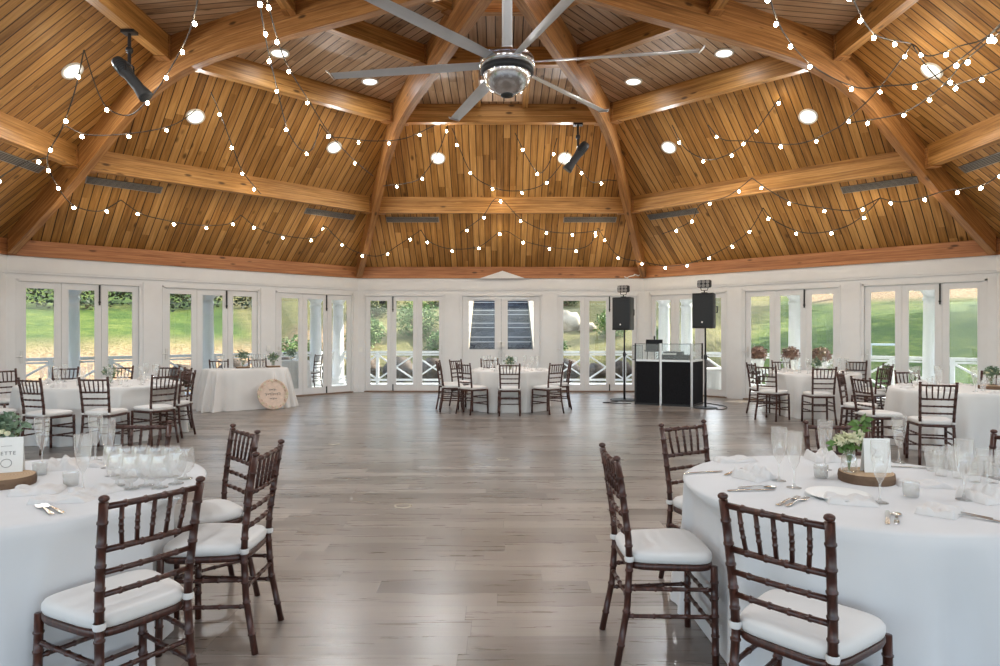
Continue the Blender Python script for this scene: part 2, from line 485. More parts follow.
def trifold(X, xc, k, flip):
    global door_no
    door_no += 1
    o = bpy.data.objects.new('door_%d' % door_no, None); COL.objects.link(o); o.matrix_basis = X @ Matrix.Translation((xc, 0, 0))
    tag(o, 'white three-leaf glass door, %s of the %s wall' % ({-1: 'left unit', 0: 'middle unit', 1: 'right unit'}[(xc > .1) - (xc < -.1)], SAY[k]), None, None, 'structure')
    link('door_frame', FRAME, o)
    for i in range(3):
        l = link('door_leaf', LEAF, o, Matrix.Translation(((i - 1) * .641, .03, 0)))
        link('glass_pane', PANE, l)
        if (i == 1 and not flip) or (i == 1 and flip):
            link('flush_bolt', BOLT, l, Matrix.Translation((-.29 if flip else .29, 0, 0)))
        if i == (2 if flip else 0) : link('door_handle', HANDLE, l, Matrix.Translation((-.27 if not flip else .27, 0, 0)))
for k in ROOM:
    X = wall(k)
    for i, xc in enumerate(units(k)):
        if k == 0 and i == 1:
            door_no += 1
            o = bpy.data.objects.new('door_%d' % door_no, None); COL.objects.link(o); o.matrix_basis = X
            tag(o, 'white double entrance door with half glass in the back wall', None, None, 'structure')
            link('door_frame', FRAME, o)
            for sx in (-1, 1):
                lm = leaf_mesh(.955, .335, .03, 2.365, 1.04, 2.265)
                # raised panel below the glass
                lm.box(-.335, .335, -.008, 0, .25, .93); lm.box(-.28, .28, -.016, -.008, .31, .87)
                l = lm.build('door_leaf', M['door'], o, False, Matrix.Translation((sx * .481, .03, 0)))
                g = MB(); g.box(-.335, .335, .018, .024, 1.04, 2.265); g.build('glass_pane', M['pane'], l)
                c = MB(); c.box(-.2, .2, -.05, 0, 2.28, 2.33); c.box(-.05, .05, -.062, 0, 2.27, 2.34); c.tube([(0, -.05, 2.35), (sx * .22, -.09, 2.36), (sx * .34, -.02, 2.36)], .01, 6)
                c.build('door_closer', M['frame_alu'], l)
                h = MB(); h.box(-sx * .44 - .05, -sx * .44 + .05, -.05, 0, 1.1, 1.24); h.build('exit_latch_box', M['card'], l)
                h = MB(); h.tube([(-sx * .43, 0, .82), (-sx * .43, -.06, .82), (-sx * .43, -.06, 1.0), (-sx * .43, 0, 1.0)], .011, 8); h.build('pull_handle', M['frame_alu'], l)
        else:
            trifold(X, xc, k, k == 0 and i == 0)
m = MB(); m.prism([(-.56, 0), (.56, 0), (0, .185)], -.05, 0, Matrix.Rotation(PI / 2, 4, 'X'))
tag(m.build('trim_1', M['wall'], None, False, sector(0, AW) @ Matrix.Translation((.03, -.16, 2.79))), 'white triangular pediment over the entrance door', None, None, 'structure')

# light switch plates on the piers
for k, x, z, lab in ((45, 1.17, 1.12, 'small square switch plate on the pier behind the dessert table'), (0, -3.405, 1.05, 'small switch plate on the corner post left of the entrance wall')):
    m = MB(); m.box(-.04, .04, -.012, 0, -.06, .06); m.box(-.012, .012, -.02, -.012, -.02, .02)
    o = m.build('switch_plate', M['lamprim'], None, False, sector(k, AW) @ Matrix.Translation((x + (.03 if k else -.05), -.032 if k else -.03, z)))
    tag(o, lab, 'switch')

# ------------------------------------------------------------------ roof
def deck(k):
    m = MB()
    def pt(x, A, up=0.0): return (x, A, deck_z(A) + up)
    def quad(P, up):
        b = m.add([pt(x, A, up) for x, A in P])
        sl = lambda A: (8.53 - A) * 1.294 if A > 5 else 4.464 + (5 - A) * 1.003
        m.face([b + i for i in range(4)], [(x + k * .37 + 40, sl(A)) for x, A in P])
    A0, A1 = 8.75, 5.0
    quad([(-A0 * T22, A0), (A0 * T22, A0), (A1 * T22, A1), (-A1 * T22, A1)], 0)
    quad([(-A1 * T22, A1), (A1 * T22, A1), (A0 * T22, A0), (-A0 * T22, A0)], .14)
    o = m.build('ceiling_' + SIDES[k], M['deck'], None, False, sector(k))
    tag(o, 'orange pine board slope of the ceiling above the %s wall' % SAY[k], None, None, 'structure')
    m = MB(); B0, B1 = 5.0, 1.6
    hole = k in (0, 90, -90, 180)
    if not hole:
        quads = [[(-B0 * T22, B0), (B0 * T22, B0), (B1 * T22, B1), (-B1 * T22, B1)]]
    else:
        h0, h1, w = 4.82, 3.95, .39
        quads = [[(-B0 * T22, B0), (B0 * T22, B0), (h0 * T22, h0), (-h0 * T22, h0)],
                 [(-h1 * T22, h1), (h1 * T22, h1), (B1 * T22, B1), (-B1 * T22, B1)],
                 [(-h0 * T22, h0), (-w, h0), (-w, h1), (-h1 * T22, h1)], [(w, h0), (h0 * T22, h0), (h1 * T22, h1), (w, h1)]]
    for q in quads:
        quad(q, 0); quad(q[::-1], .14)
    if hole:
        for a, b in (((-w, h0), (w, h0)), ((w, h0), (w, h1)), ((w, h1), (-w, h1)), ((-w, h1), (-w, h0))):
            i = m.add([pt(*a), pt(*b), pt(*b, .3), pt(*a, .3)]); m.face([i, i + 1, i + 2, i + 3], [(0, 0), (.5, 0), (.5, .3), (0, .3)])
    o = m.build('ceiling_upper_' + SIDES[k], M['deck_up'], None, False, sector(k))
    tag(o, 'flatter board ceiling at the top, fan blur painted pale, %s side' % SAY[k], None, None, 'structure')
    if hole:
        g = MB(); i = g.add([pt(-w - .05, h0 + .05, .28), pt(w + .05, h0 + .05, .28), pt(w + .05, h1 - .05, .28), pt(-w - .05, h1 - .05, .28)]); g.face([i, i + 1, i + 2, i + 3])
        tag(g.build('window_skylight_' + SIDES[k], M['sky'], None, False, sector(k)), 'bright square skylight in the upper %s ceiling' % SAY[k], None, None, 'structure')
        for sx in (-1, 1):
            t = MB(); t.box(sx * .45 - .05, sx * .45 + .05, 2.95, 4.93, 5.8, 5.99, None, 1)
            tag(t.build('ceiling_trimmer_beam', M['beam'], None, False, sector(k)), 'short wood joist on the %s side of the skylight in the upper %s ceiling' % ('right' if sx > 0 else 'left', SAY[k]), None, None, 'structure')
def purlin(k, A, z0, z1, d, name, lab, trim=.2):
    L = A * T22 - trim
    m = MB(); m.box(-L, L, -d / 2, d / 2, z0, z1)
    o = m.build(name, M['beam'], None, False, sector(k, A)); tag(o, lab % SAY[k], None, None, 'structure')
    h = MB()
    for sx in (-1, 1):
        h.box(sx * L - .03, sx * L + .03, -d / 2 - .02, d / 2 + .02, z0 - .02, z1 - .05)
        h.box(sx * L - (.13 if sx > 0 else -.03), sx * L + (.03 if sx < 0 else -.03) + (.10 if sx < 0 else 0), -d / 2 - .02, d / 2 + .02, z0 - .02, z0)
    h.build('beam_hanger', M['rib'], o)
for k in ALL8:
    deck(k)
    purlin(k, 6.84, 4.11, 4.46, .14, 'ceiling_purlin_beam', 'wood beam halfway up the %s ceiling slope', .13)
    purlin(k, 5.0, 5.52, 5.92, .15, 'ceiling_ring_beam', 'wood ring beam where the %s ceiling slope flattens', .13)
    purlin(k, 2.87, 5.78, 6.13, .14, 'ceiling_upper_beam', 'upper wood beam of the %s ceiling near the centre', .11)
    purlin(k, 1.66, 6.05, 6.34, .12, 'ceiling_curb_beam', 'wood curb beam of the roof lantern, %s side', .05)
RB = [(9.06, 2.815), (8.5, 3.17), (7.9, 3.56), (7.4, 3.91), (6.9, 4.28), (6.5, 4.59), (6.3, 4.74), (6.12, 4.87), (5.94, 4.97), (5.76, 5.06), (5.58, 5.14), (5.4, 5.21), (5.15, 5.29), (4.9, 5.355), (4.55, 5.41), (4.2, 5.445), (3.6, 5.485), (3, 5.515), (2, 5.565), (1, 5.63), (.3, 5.67)]
def rib_mesh():
    m = MB(); w = .068; L = 0; prev = None; rows = []
    for r, z in RB:
        if prev: L += math.hypot(r - prev[0], z - prev[1])
        prev = (r, z)
        zt = max(deck_z(r * .9239) + .05, z + .2)
        b = m.add([(r, -w, z), (r, w, z), (r, w, zt), (r, -w, zt)])
        rows.append((b, L, zt - z))
    for (b, l, h), (c, l2, h2) in zip(rows, rows[1:]):
        m.face([b, b + 1, c + 1, c], [(l, 0), (l, .11), (l2, .11), (l2, 0)])
        m.face([b + 3, b, c, c + 3], [(l, h), (l, 0), (l2, 0), (l2, h2)])
        m.face([b + 1, b + 2, c + 2, c + 1], [(l, 0), (l, h), (l2, h2), (l2, 0)])
        m.face([b + 2, b + 3, c + 3, c + 2], [(l, 0), (l, .11), (l2, .11), (l2, 0)])
    m.face([0, 3, 2, 1], [(0, 0), (0, .3), (.2, .3), (.2, 0)])
    return m.mesh('arched_rib_beam', M['rib'])
RIB = rib_mesh()
RIBSAY = {0: 'right of the entrance wall', 1: 'left of the entrance wall', 2: 'far left of the room', 3: 'left beside the viewer', -1: 'far right of the room', -2: 'right beside the viewer', 4: 'behind on the left', -3: 'behind on the right'}
for i, s_ in RIBSAY.items():
    ang = 67.5 + 45 * i
    o = link('ceiling_rib_beam', RIB, None, Matrix.Translation(C0) @ Matrix.Rotation(ang * D2R, 4, 'Z'))
    tag(o, 'arched laminated wood rib rising from the corner ' + s_, None, None, 'structure')
m = MB(); m.prism([(CX + .36 * math.cos(PI / 8 + i * PI / 4), CY + .36 * math.sin(PI / 8 + i * PI / 4)) for i in range(8)], 5.66, 6.12)
tag(m.build('ceiling_hub_beam', M['rib']), 'octagonal wood hub where the ribs meet', None, None, 'structure')
# roof lantern over the centre
for k in ALL8:
    m = MB(); A = 1.72; L = A * T22
    m.box(-L, L, -.06, .06, 6.2, 6.42); m.box(-L, L, -.06, .06, 7.1, 7.3)
    for sx in (-1, 1): m.box(sx * L - .07, sx * L + .07, -.06, .06, 6.42, 7.1, None, 2)
    o = m.build('wall_lantern_' + SIDES[k], M['beam'], None, False, sector(k, A)); tag(o, 'wood framed side of the roof lantern facing %s' % SAY[k], None, None, 'structure')
    g = MB(); g.box(-L + .07, L - .07, -.01, .01, 6.42, 7.1); g.build('glass_pane', M['pane'], o)
m = MB(); m.prism(octagon(2.0), 7.3, 7.4); m.build('ceiling_lantern', M['deck_up'])['kind'] = 'structure'
bpy.data.objects['ceiling_lantern']['label'] = 'board ceiling of the roof lantern over the fan'

# slot vents, downlights
VENT = MB(); VENT.box(-.6, .6, -.075, .075, -.018, 0); VENT = VENT.mesh('slot_vent', M['vent'])
m = MB()
for j in range(5): m.box(-.585, .585, -.06 + j * .026, -.06 + j * .026 + .014, -.020, -.0175)
VSLOT = m.mesh('slot', M['ventdark'])
def on_deck(k, x, A, off=0.0):
    sl = math.atan(.799) if A > 5 else math.atan(.09)
    return sector(k) @ Matrix.Translation((x, A, deck_z(A))) @ Matrix.Rotation(-sl, 4, 'X') @ Matrix.Translation((0, 0, -off))
m = MB(); m.lathe([(.152, 0), (.152, -.018), (.128, -.022), (.12, -.008)], 28); TRIM = m.mesh('trim_ring', M['lamprim'], True)
m = MB(); m.lathe([(.122, -.012), (.06, -.016), (0.0, -.017)], 28); LENS = m.mesh('lens', M['lamp'], True)
LIGHT_POW = 39.0
def downlight(k, x, A, lab, power=LIGHT_POW):
    t = bpy.data.objects.new('downlight', None); COL.objects.link(t); t.matrix_basis = on_deck(k, x, A)
    tag(t, lab, 'ceiling light', 'round downlights in the ceiling')
    link('trim_ring', TRIM, t); link('lens', LENS, t)
    ld = bpy.data.lights.new('downlight_lamp', 'AREA'); ld.shape = 'DISK'; ld.size = .17; ld.energy = power; ld.color = (.93, .97, 1.0)
    l = link('downlight_lamp', ld, t, Matrix.Translation((0, 0, -.03)))
for k in ALL8:
    for sx in (-1, 1):
        side = 'right' if sx > 0 else 'left'
        if k in ROOM:
            v = link('slot_vent', VENT, None, on_deck(k, sx * 2.02, 7.28)); tag(v, 'long grey slot vent below the %s ceiling beam, %s end' % (SAY[k], side), 'vent', 'grey slot vents in the ceiling slopes')
            link('slot', VSLOT, v)
        downlight(k, sx * 1.32, 5.96, 'round white downlight in the %s ceiling slope, %s one of its pair' % (SAY[k], side))
    if k in (45, -45):
        s_ = 1 if k > 0 else -1
        downlight(k, s_ * 1.1, 4.4, 'round white downlight in the upper %s ceiling, nearer the back' % SAY[k], 8)
        downlight(k, -s_ * .6, 4.4, 'round white downlight in the upper %s ceiling, nearer the viewer' % SAY[k], 8)

# ------------------------------------------------------------------ fan
fx, fy = .085, CY
fan = thing('ceiling_fan', 'large silver ceiling fan on a long white pole at the roof centre', 'ceiling fan', (fx, fy, 0))
m = MB(); m.tube([(0, 0, 4.78), (0, 0, 7.3)], .062, 20); m.lathe([(.0, 4.74), (.11, 4.76), (.11, 4.8), (.07, 4.86)], 20); m.build('pole', M['whitemetal'], fan, True)
m = MB(); m.lathe([(.0, 4.79), (.2, 4.78), (.31, 4.74), (.33, 4.69), (.33, 4.62), (.30, 4.60), (0, 4.60)], 36); m.build('motor_housing', M['chrome'], fan, True)
m = MB(); m.lathe([(.30, 4.61), (.315, 4.59), (.315, 4.545), (.285, 4.53)], 36); m.build('light_rim', M['black'], fan, True)
m = MB(); m.lathe([(.285, 4.54), (.28, 4.49), (.25, 4.42), (.19, 4.35), (.12, 4.31), (.075, 4.295)], 36); m.build('light_dome', M['chrome'], fan, True)
m = MB(); m.lathe([(.078, 4.297), (.075, 4.28), (.05, 4.272), (0, 4.27)], 24); m.build('dome_cap', M['grille'], fan, True)
base = math.atan2(6.2 - CY, .72 - fx)
for j in range(6):
    m = MB()
    prof = [(-.075, .0), (-.04, .018), (.025, .02), (.08, .004), (.025, .01), (-.04, .006)]
    R_ = Matrix.Rotation(base + j * PI / 3, 4, 'Z')
    rings = []
    for r, tw, ch in ((.32, .32, .8), (.8, .26, 1.0), (1.6, .18, 1.0), (2.2, .12, .95)):
        b = m.add([R_ @ Vector((r, (y * math.cos(tw) - z * math.sin(tw)) * ch, 4.66 + (y * math.sin(tw) + z * math.cos(tw)) * ch)) for y, z in prof]); rings.append(b)
    n = len(prof)
    for b, c in zip(rings, rings[1:]):
        for q in range(n): m.face([b + q, c + q, c + (q + 1) % n, b + (q + 1) % n])
    m.face([rings[0] + q for q in range(n)]); m.face([rings[-1] + q for q in reversed(range(n))])
    bl = m.build('fan_blade', M['fanblade'], fan)
    t = MB(); t.add([R_ @ Vector(p) for p in ((2.2, -.07, 4.64), (2.2, .08, 4.665), (2.25, .08, 4.71), (2.25, -.06, 4.70))]); t.face([0, 1, 2, 3]); t.add([R_ @ Vector(p) for p in ((2.212, -.07, 4.64), (2.212, .08, 4.665), (2.262, .08, 4.71), (2.262, -.06, 4.70))]); t.face([7, 6, 5, 4])
    for q in range(4): t.face([q, q + 4, (q + 1) % 4 + 4, (q + 1) % 4])
    t.build('blade_winglet', M['fanblade'], bl)

# ------------------------------------------------------------------ stage spots hung from the ring beam
def stage_spot(hx, hy, hz, yaw, tilt, label, br):
    t = thing('stage_spotlight', label, 'spotlight', (hx, hy, hz), yaw, 'black spotlights hung from the ring beam')
    m = MB(); m.box(-.06, .06, -.09, .09, -.01, .03); m.tube([(0, 0, 0), (0, 0, -br)], .022, 10); m.ball((0, 0, -br * .55), .05, 10, 6); m.build('clamp', M['black'], t, False)
    m = MB(); m.tube([(-.1, 0, -br - .12), (-.1, 0, -br), (.1, 0, -br), (.1, 0, -br - .12)], .014, 8); m.build('yoke', M['black'], t)
    R_ = Matrix.Translation((0, 0, -br - .16)) @ Matrix.Rotation(tilt, 4, 'X')
    m = MB(); m.lathe([(.0, .28), (.07, .28), (.085, .24), (.085, .05), (.07, .02), (.075, -.2), (.095, -.33), (.095, -.36), (.0, -.35)], 20, mat=R_)
    m.build('lamp_body', M['speaker'], t, True)
    m = MB()
    for j in range(5): m.lathe([(.088, .08 + j * .03), (.095, .085 + j * .03), (.088, .09 + j * .03)], 20, mat=R_)
    m.build('cooling_fins', M['grille'], t, True)
    m = MB(); m.tube([(.1, 0, -br), (.13, .05, -br - .1), (.08, .12, -br - .2)], .006, 6); m.build('power_cord', M['socket'], t)
X = sector(90, 5.0) @ Vector((1.02, 0, 5.55)); stage_spot(X.x, X.y, 5.49, -PI / 2, .68, 'black stage spotlight hung from the left ring beam', .42)
X = sector(0, 5.0) @ Vector((1.48, 0, 5.55)); stage_spot(X.x, X.y, 5.49, PI / 2, .63, 'black stage spotlight hung from the back ring beam', .42)

# ------------------------------------------------------------------ string lights
def roof_hit(px, py):
    d = Vector(((px - 500) / F, 1, (HY - py) / F)); t = 1.5
    while t < 17:
        p = Vector((0, 0, H)) + d * t
        A = max((Matrix.Rotation(-k * D2R, 3, 'Z') @ (p - C0)).y for k in ALL8)
        if p.z > deck_z(A) - .02 or A > 8.3: return p
        t += .01
    return p
def spline(P, n=8):
    out = []
    for i in range(len(P) - 1):
        a, b, c, d = P[max(i - 1, 0)], P[i], P[i + 1], P[min(i + 2, len(P) - 1)]
        for j in range(n):
            t = j / n
            out.append(.5 * ((2 * b) + (c - a) * t + (2 * a - 5 * b + 4 * c - d) * t * t + (3 * b - a - 3 * c + d) * t ** 3))
    return out + [P[-1]]
m = MB(); m.lathe([(0, -.088), (.016, -.084), (.026, -.068), (.027, -.055), (.02, -.038), (.014, -.03)], 10); BULB = m.mesh('bulb', M['bulb'], True)
m = MB(); m.lathe([(.015, -.034), (.016, -.005), (.012, .004), (0, .006)], 8); SOCK = m.mesh('socket', M['socket'], True)
STR = [
 ([(203, -30, .75), (190, 30, .78), (166, 76, .84), (148, 100, .88), (130, 115, .9), (110, 110, .9), (98, 92, .93), (84, 50, .97)], 'string of bulbs curving under the left stage spotlight'),
 ([(84, 50, .97), (75, 90, .93), (62, 128, .9), (47, 160, .92), (60, 190, .94), (75, 206, .95), (100, 211, .96), (121, 200, .985)], 'string of bulbs dropping from the left ceiling and crossing the far left rib'),
 ([(66, 126, .93), (90, 135, .92), (134, 133, .92), (173, 125, .95), (196, 110, .975)], 'short string of bulbs running level across the far left rib'),
 ([(121, 200, .985), (140, 213, .96), (160, 219, .95), (195, 225, .95), (228, 224, .97), (241, 215, .985)], 'string of bulbs below the left beam of the back-left ceiling'),
 ([(211, 92, .985), (222, 118, .96), (233, 148, .95), (243, 172, .95), (261, 194, .975)], 'steep string of bulbs left of the pair of downlights in the back-left ceiling'),
 ([(256, -20, .7), (267, 45, .8), (277, 88, .86), (287, 128, .9), (297, 146, .93), (305, 151, .94), (313, 148, .95), (320, 124, .985)], 'string of bulbs looping down beside the right downlight of the back-left ceiling'),
 ([(262, -20, .72), (284, 58, .82), (309, 101, .88), (330, 134, .92), (354, 160, .95), (373, 176, .97)], 'string of bulbs running down across the ring beam to the inner left rib'),
 ([(320, 124, .985), (331, 136, .95), (346, 138, .95), (375, 141, .95), (406, 138, .95), (437, 124, .985)], 'level string of bulbs crossing the inner left rib below the ring beam'),
 ([(241, 215, .985), (262, 230, .95), (300, 238, .94), (318, 236, .95), (324, 226, .985), (335, 236, .96), (352, 250, .95), (378, 256, .95), (400, 244, .96), (421, 230, .985)], 'string of bulbs along the bottom of the back-left ceiling onto the back'),
 ([(421, 230, .985), (430, 242, .96), (452, 249, .94), (480, 246, .95), (503, 231, .985), (524, 241, .96), (549, 247, .95), (575, 249, .95), (590, 244, .96), (598, 228, .985)], 'long scalloped string of bulbs along the bottom of the back ceiling'),
 ([(460, 233, .97), (482, 217, .95), (498, 198, .985), (521, 219, .95), (547, 231, .94), (575, 233, .95), (603, 230, .98)], 'string of bulbs hung from the middle of the back beam'),
 ([(383, 186, .96), (412, 182, .95), (424, 174, .95), (440, 148, .95), (447, 126, .985)], 'string of bulbs right of the inner left rib above the back beam'),
 ([(452, 128, .97), (470, 171, .95), (490, 186, .95), (512, 191, .95), (540, 186, .95), (560, 166, .95), (568, 150, .985)], 'string of bulbs in a wide loop in the middle of the back ceiling'),
 ([(515, 133, .97), (528, 159, .95), (539, 173, .95), (549, 163, .95), (557, 138, .985)], 'short loop of bulbs beside the back stage spotlight'),
 ([(573, 160, .97), (582, 171, .95), (592, 182, .95), (608, 180, .97), (624, 182, .98)], 'short string of bulbs crossing the inner right rib above the back beam'),
 ([(598, 228, .985), (617, 255, .97), (643, 262, .97), (671, 266, .97), (700, 260, .96), (729, 246, .96), (749, 231, .96), (763, 208, .985)], 'string of bulbs along the bottom left of the back-right ceiling'),
 ([(763, 208, .985), (775, 221, .95), (806, 233, .95), (842, 228, .95), (865, 214, .96), (880, 198, .985)], 'string of bulbs sagging along the bottom middle of the back-right ceiling'),
 ([(880, 198, .985), (900, 202, .95), (925, 197, .95), (945, 191, .95), (985, 184, .92), (1010, 163, .9)], 'string of bulbs crossing the far right rib below the slot vent'),
 ([(752, 178, .985), (728, 196, .96), (700, 205, .955), (690, 222, .95), (662, 234, .97)], 'string of bulbs below the left end of the back-right beam'),
 ([(752, 178, .985), (772, 192, .95), (794, 203, .95), (823, 208, .95), (853, 210, .96), (880, 198, .985)], 'string of bulbs below the middle of the back-right beam'),
 ([(672, 125, .97), (685, 148, .95), (705, 159, .96), (722, 157, .95), (745, 143, .97), (780, 98, .985)], 'string of bulbs right of the inner right rib above the beam'),
 ([(708, 125, .985), (722, 139, .95), (745, 141, .94), (797, 144, .93), (835, 129, .92), (850, 117, .92), (877, 91, .92), (912, 44, .97)], 'long string of bulbs climbing across the back-right ceiling and far right rib'),
 ([(765, -20, .7), (782, 30, .76), (813, 66, .82), (855, 87, .85), (884, 86, .86), (920, 82, .86), (955, 63, .85), (1010, 18, .8)], 'long swag of bulbs hanging in front of the far right rib'),
 ([(845, -20, .75), (873, 33, .84), (912, 44, .97), (928, 56, .93), (960, 46, .9), (985, 38, .9), (1015, 8, .85)], 'string of bulbs under the right ceiling from the top edge'),
 ([(848, 123, .95), (902, 113, .93), (940, 88, .92), (966, 60, .9), (1005, 28, .88)], 'straight string of bulbs rising right across the right ceiling downlight'),
 ([(912, 44, .97), (925, 64, .95), (945, 84, .94), (965, 82, .92), (992, 72, .9), (1010, 64, .9)], 'string of bulbs hanging below the right ceiling downlight'),
 ([(-15, 188, .9), (5, 174, .93), (28, 161, .94), (47, 158, .93)], 'short string of bulbs at the slot vent of the left ceiling'),
]
NB = 0
for pts, lab in STR:
    P = []
    for px, py, fr in pts:
        h = roof_hit(px, py) - Vector((0, 0, H)); P.append(Vector((0, 0, H)) + h * fr)
    Q = spline(P)
    t = thing('string_light', lab, 'string lights', P[0], 0, 'bulb strings under the ceiling')
    Q = [q - P[0] for q in Q]
    m = MB(); m.tube(Q, .0085, 6); m.build('wire', M['wire'], t, True)
    SP = {0: .85, 5: 1.15, 6: 1.25, 22: .85, 23: .8}.get(STR.index((pts, lab)), .62); acc = SP * .5
    for a, b in zip(Q, Q[1:]):
        L = (b - a).length
        while acc < L:
            p = a.lerp(b, acc / L); acc += SP
            sc = .86
            bo = link('bulb', BULB, t, Matrix.Translation(p) @ Matrix.Rotation(random.uniform(-.3, .3), 4, 'X') @ Matrix.Rotation(random.uniform(-.3, .3), 4, 'Y') @ Matrix.Scale(sc, 4))
            link('socket', SOCK, bo); NB += 1
        acc -= L
print('BULBS', NB)
# ------------------------------------------------------------------ porch and hillside
PA = 11.4
def ring_quad(m, A0, A1, z):
    b = m.add([(-A0 * T22, A0, z), (A0 * T22, A0, z), (A1 * T22, A1, z), (-A1 * T22, A1, z)]); m.face([b, b + 1, b + 2, b + 3], [(-A0 * T22, A0), (A0 * T22, A0), (A1 * T22, A1), (-A1 * T22, A1)])
def slab(k, A0, A1, z0, z1, name, mat, lab):
    m = MB()
    P = [(-A0 * T22, A0), (A0 * T22, A0), (A1 * T22, A1), (-A1 * T22, A1)]
    m.prism(P[::-1], z0, z1)
    o = m.build(name, mat, None, False, sector(k)); tag(o, lab, None, None, 'structure'); return o
for k in ROOM:
    slab(k, AW + .15, 11.75, -.16, -.02, 'floor_porch', M['porch'], 'pale grey porch deck outside the %s wall' % SAY[k])
    slab(k, AW + .15, 12.1, 2.78, 2.88, 'roof_porch', M['wall'], 'white porch ceiling outside the %s wall' % SAY[k])
    m = MB(); m.box(-11.55 * T22, 11.55 * T22, -.13, .13, 2.47, 2.78)
    tag(m.build('trim_porch_beam', M['wall'], None, False, sector(k, PA)), 'white porch beam on the columns outside the %s wall' % SAY[k], None, None, 'structure')
    # railing
    hl = PA * T22
    spans = [(-hl + .08, hl - .08)] if k else [(-hl + .08, -1.45), (1.45, hl - .08)]
    for si, (a, b) in enumerate(spans):
        t = thing('porch_railing', ('white crossed porch railing outside the %s wall' % SAY[k]) + ('' if k else [' left of the stairs', ' right of the stairs'][si]), 'railing')
        t.matrix_basis = sector(k, PA)
        m = MB(); m.box(a, b, -.05, .05, .86, .93); m.box(a, b, -.03, .03, .80, .84); m.build('top_rail', M['door'], t)
        m = MB(); m.box(a, b, -.035, .035, .06, .12); m.build('bottom_rail', M['door'], t)
        n = max(1, round((b - a) / 1.22)); w = (b - a) / n
        for i in range(n):
            x0 = a + i * w; L = math.hypot(w - .08, .66); an = math.atan2(.66, w - .08)
            m = MB()
            for s_ in (1, -1):
                m.box(-L / 2, L / 2, -.02 + .004 * s_, .02 + .004 * s_, -.022, .022, Matrix.Translation((x0 + w / 2, 0, .46)) @ Matrix.Rotation(s_ * an, 4, 'Y'))
            m.build('crossed_bars', M['door'], t)
        for i in range(n + 1):
            m = MB(); x0 = a + i * w; m.box(x0 - .04, x0 + .04, -.04, .04, -.02, .86); m.build('baluster_post', M['door'], t)
m = MB(); m.lathe([(.21, 0), (.21, .06), (.185, .08), (.20, .12), (.185, .16), (.168, .2), (.165, .9), (.15, 2.16), (.165, 2.18), (.165, 2.22), (.15, 2.24), (.15, 2.3), (.2, 2.37), (.21, 2.39)], 28)
SHAFT = m.mesh('shaft', M['door'], True)
m = MB(); m.box(-.23, .23, -.23, .23, 2.385, 2.47); CAPM = m.mesh('capital', M['door'])
m = MB(); m.box(-.24, .24, -.24, .24, -.02, .03); PLN = m.mesh('plinth', M['door'])
corner = {}
def column(p, lab):
    t = thing('porch_column', lab, 'column', (p.x, p.y, 0), 0, 'round white porch columns')
    link('shaft', SHAFT, t); link('capital', CAPM, t); link('plinth', PLN, t)
for k, s_ in ((45, 1), (-45, -1)):
    # distance along the porch edge from the corner shared with the entrance side
    for d_, w in ((0.0, 'at the porch corner by the entrance side'), (.72, 'beside the corner column of the porch'), (3.73, 'standing alone halfway along the porch'), (6.65, 'farthest from the entrance side on the porch')):
        x = s_ * (PA * T22 - d_)
        column(sector(k, PA) @ Vector((x, 0, 0)), 'round white porch column outside the %s wall, %s' % (SAY[k], w))
for k, s_ in ((90, 1), (-90, -1)):
    for d_, w in ((0.0, 'at the near porch corner'), (3.7, 'halfway along')):
        column(sector(k, PA) @ Vector((s_ * (PA * T22 - d_), 0, 0)), 'round white porch column outside the %s wall, %s' % (SAY[k], w))
for k in (135, -135, 180):  # rear roofs added behind the camera to block the upper sky
    slab(k, AW + .15, 12.1, 2.78, 2.88, 'roof_porch', M['wall'], 'unseen white porch roof added to block sky, %s side' % SAY[k])
# hanging lantern on the porch
t = thing('porch_lantern', 'dark metal lantern hanging from the porch ceiling, left of the entrance', 'lantern', (-3.28, 18.6, 2.28))
m = MB(); m.lathe([(.02, .24), (.10, .19), (.13, .17), (.12, .15)], 6); m.lathe([(.105, .15), (.085, 0), (.07, -.01)], 6); m.build('cage', M['black'], t)
m = MB(); m.tube([(0, 0, .24), (0, 0, .5)], .01, 6); m.build('chain', M['black'], t)

# ground
def litter_at(x, y, r):
    a = math.degrees(math.atan2(y - CY, x - CX))
    v = 0
    if a > 100: v = max(0, 1 - abs(r - 18.5) / 5.5) * 1.3 * min(1, (a - 100) / 12)
    if a < 60 and r > 33: v = max(v, .9 * min(1, (r - 33) / 2))
    if 62 < a < 118: v = max(v, .35)
    return min(1, v)
def gz(x, y):
    r = math.hypot(x - CX, y - CY); a = math.degrees(math.atan2(y - CY, x - CX))
    t = max(0, r - 14.2)
    sl = .205 if a > 112 else (.205 if a < 70 else .27)
    if 108 < a <= 112: sl = .27 - .065 * (a - 108) / 4
    if 70 <= a < 74: sl = .205 + .065 * (a - 70) / 4
    z = -.55 + sl * t - .0009 * t * t + (.05 * min(1, t / 6)) * mnoise.noise(Vector((x * .25, y * .25, 0))) * 4 * .5
    if 66 < a < 114: z += .75 * min(1, max(0, (r - 14.6) / .8))
    return z
m = MB(); NA, NR = 150, 64; lit = []
for j in range(NR + 1):
    r = 11.2 + 50 * (j / NR) ** 1.35
    for i in range(NA + 1):
        a = (-35 + 250 * i / NA) * D2R
        x, y = CX + r * math.cos(a), CY + r * math.sin(a)
        m.v.append((x, y, gz(x, y))); lit.append(litter_at(x, y, r))
for j in range(NR):
    for i in range(NA):
        b = j * (NA + 1) + i; m.face([b, b + NA + 1, b + NA + 2, b + 1])
o = m.build('ground', M['ground'], None, True)
at_ = o.data.attributes.new('litter', 'FLOAT', 'POINT')
for i, v in enumerate(lit): at_.data[i].value = v
tag(o, 'grassy hillside with fallen leaves rising around the porch', None, None, 'structure')

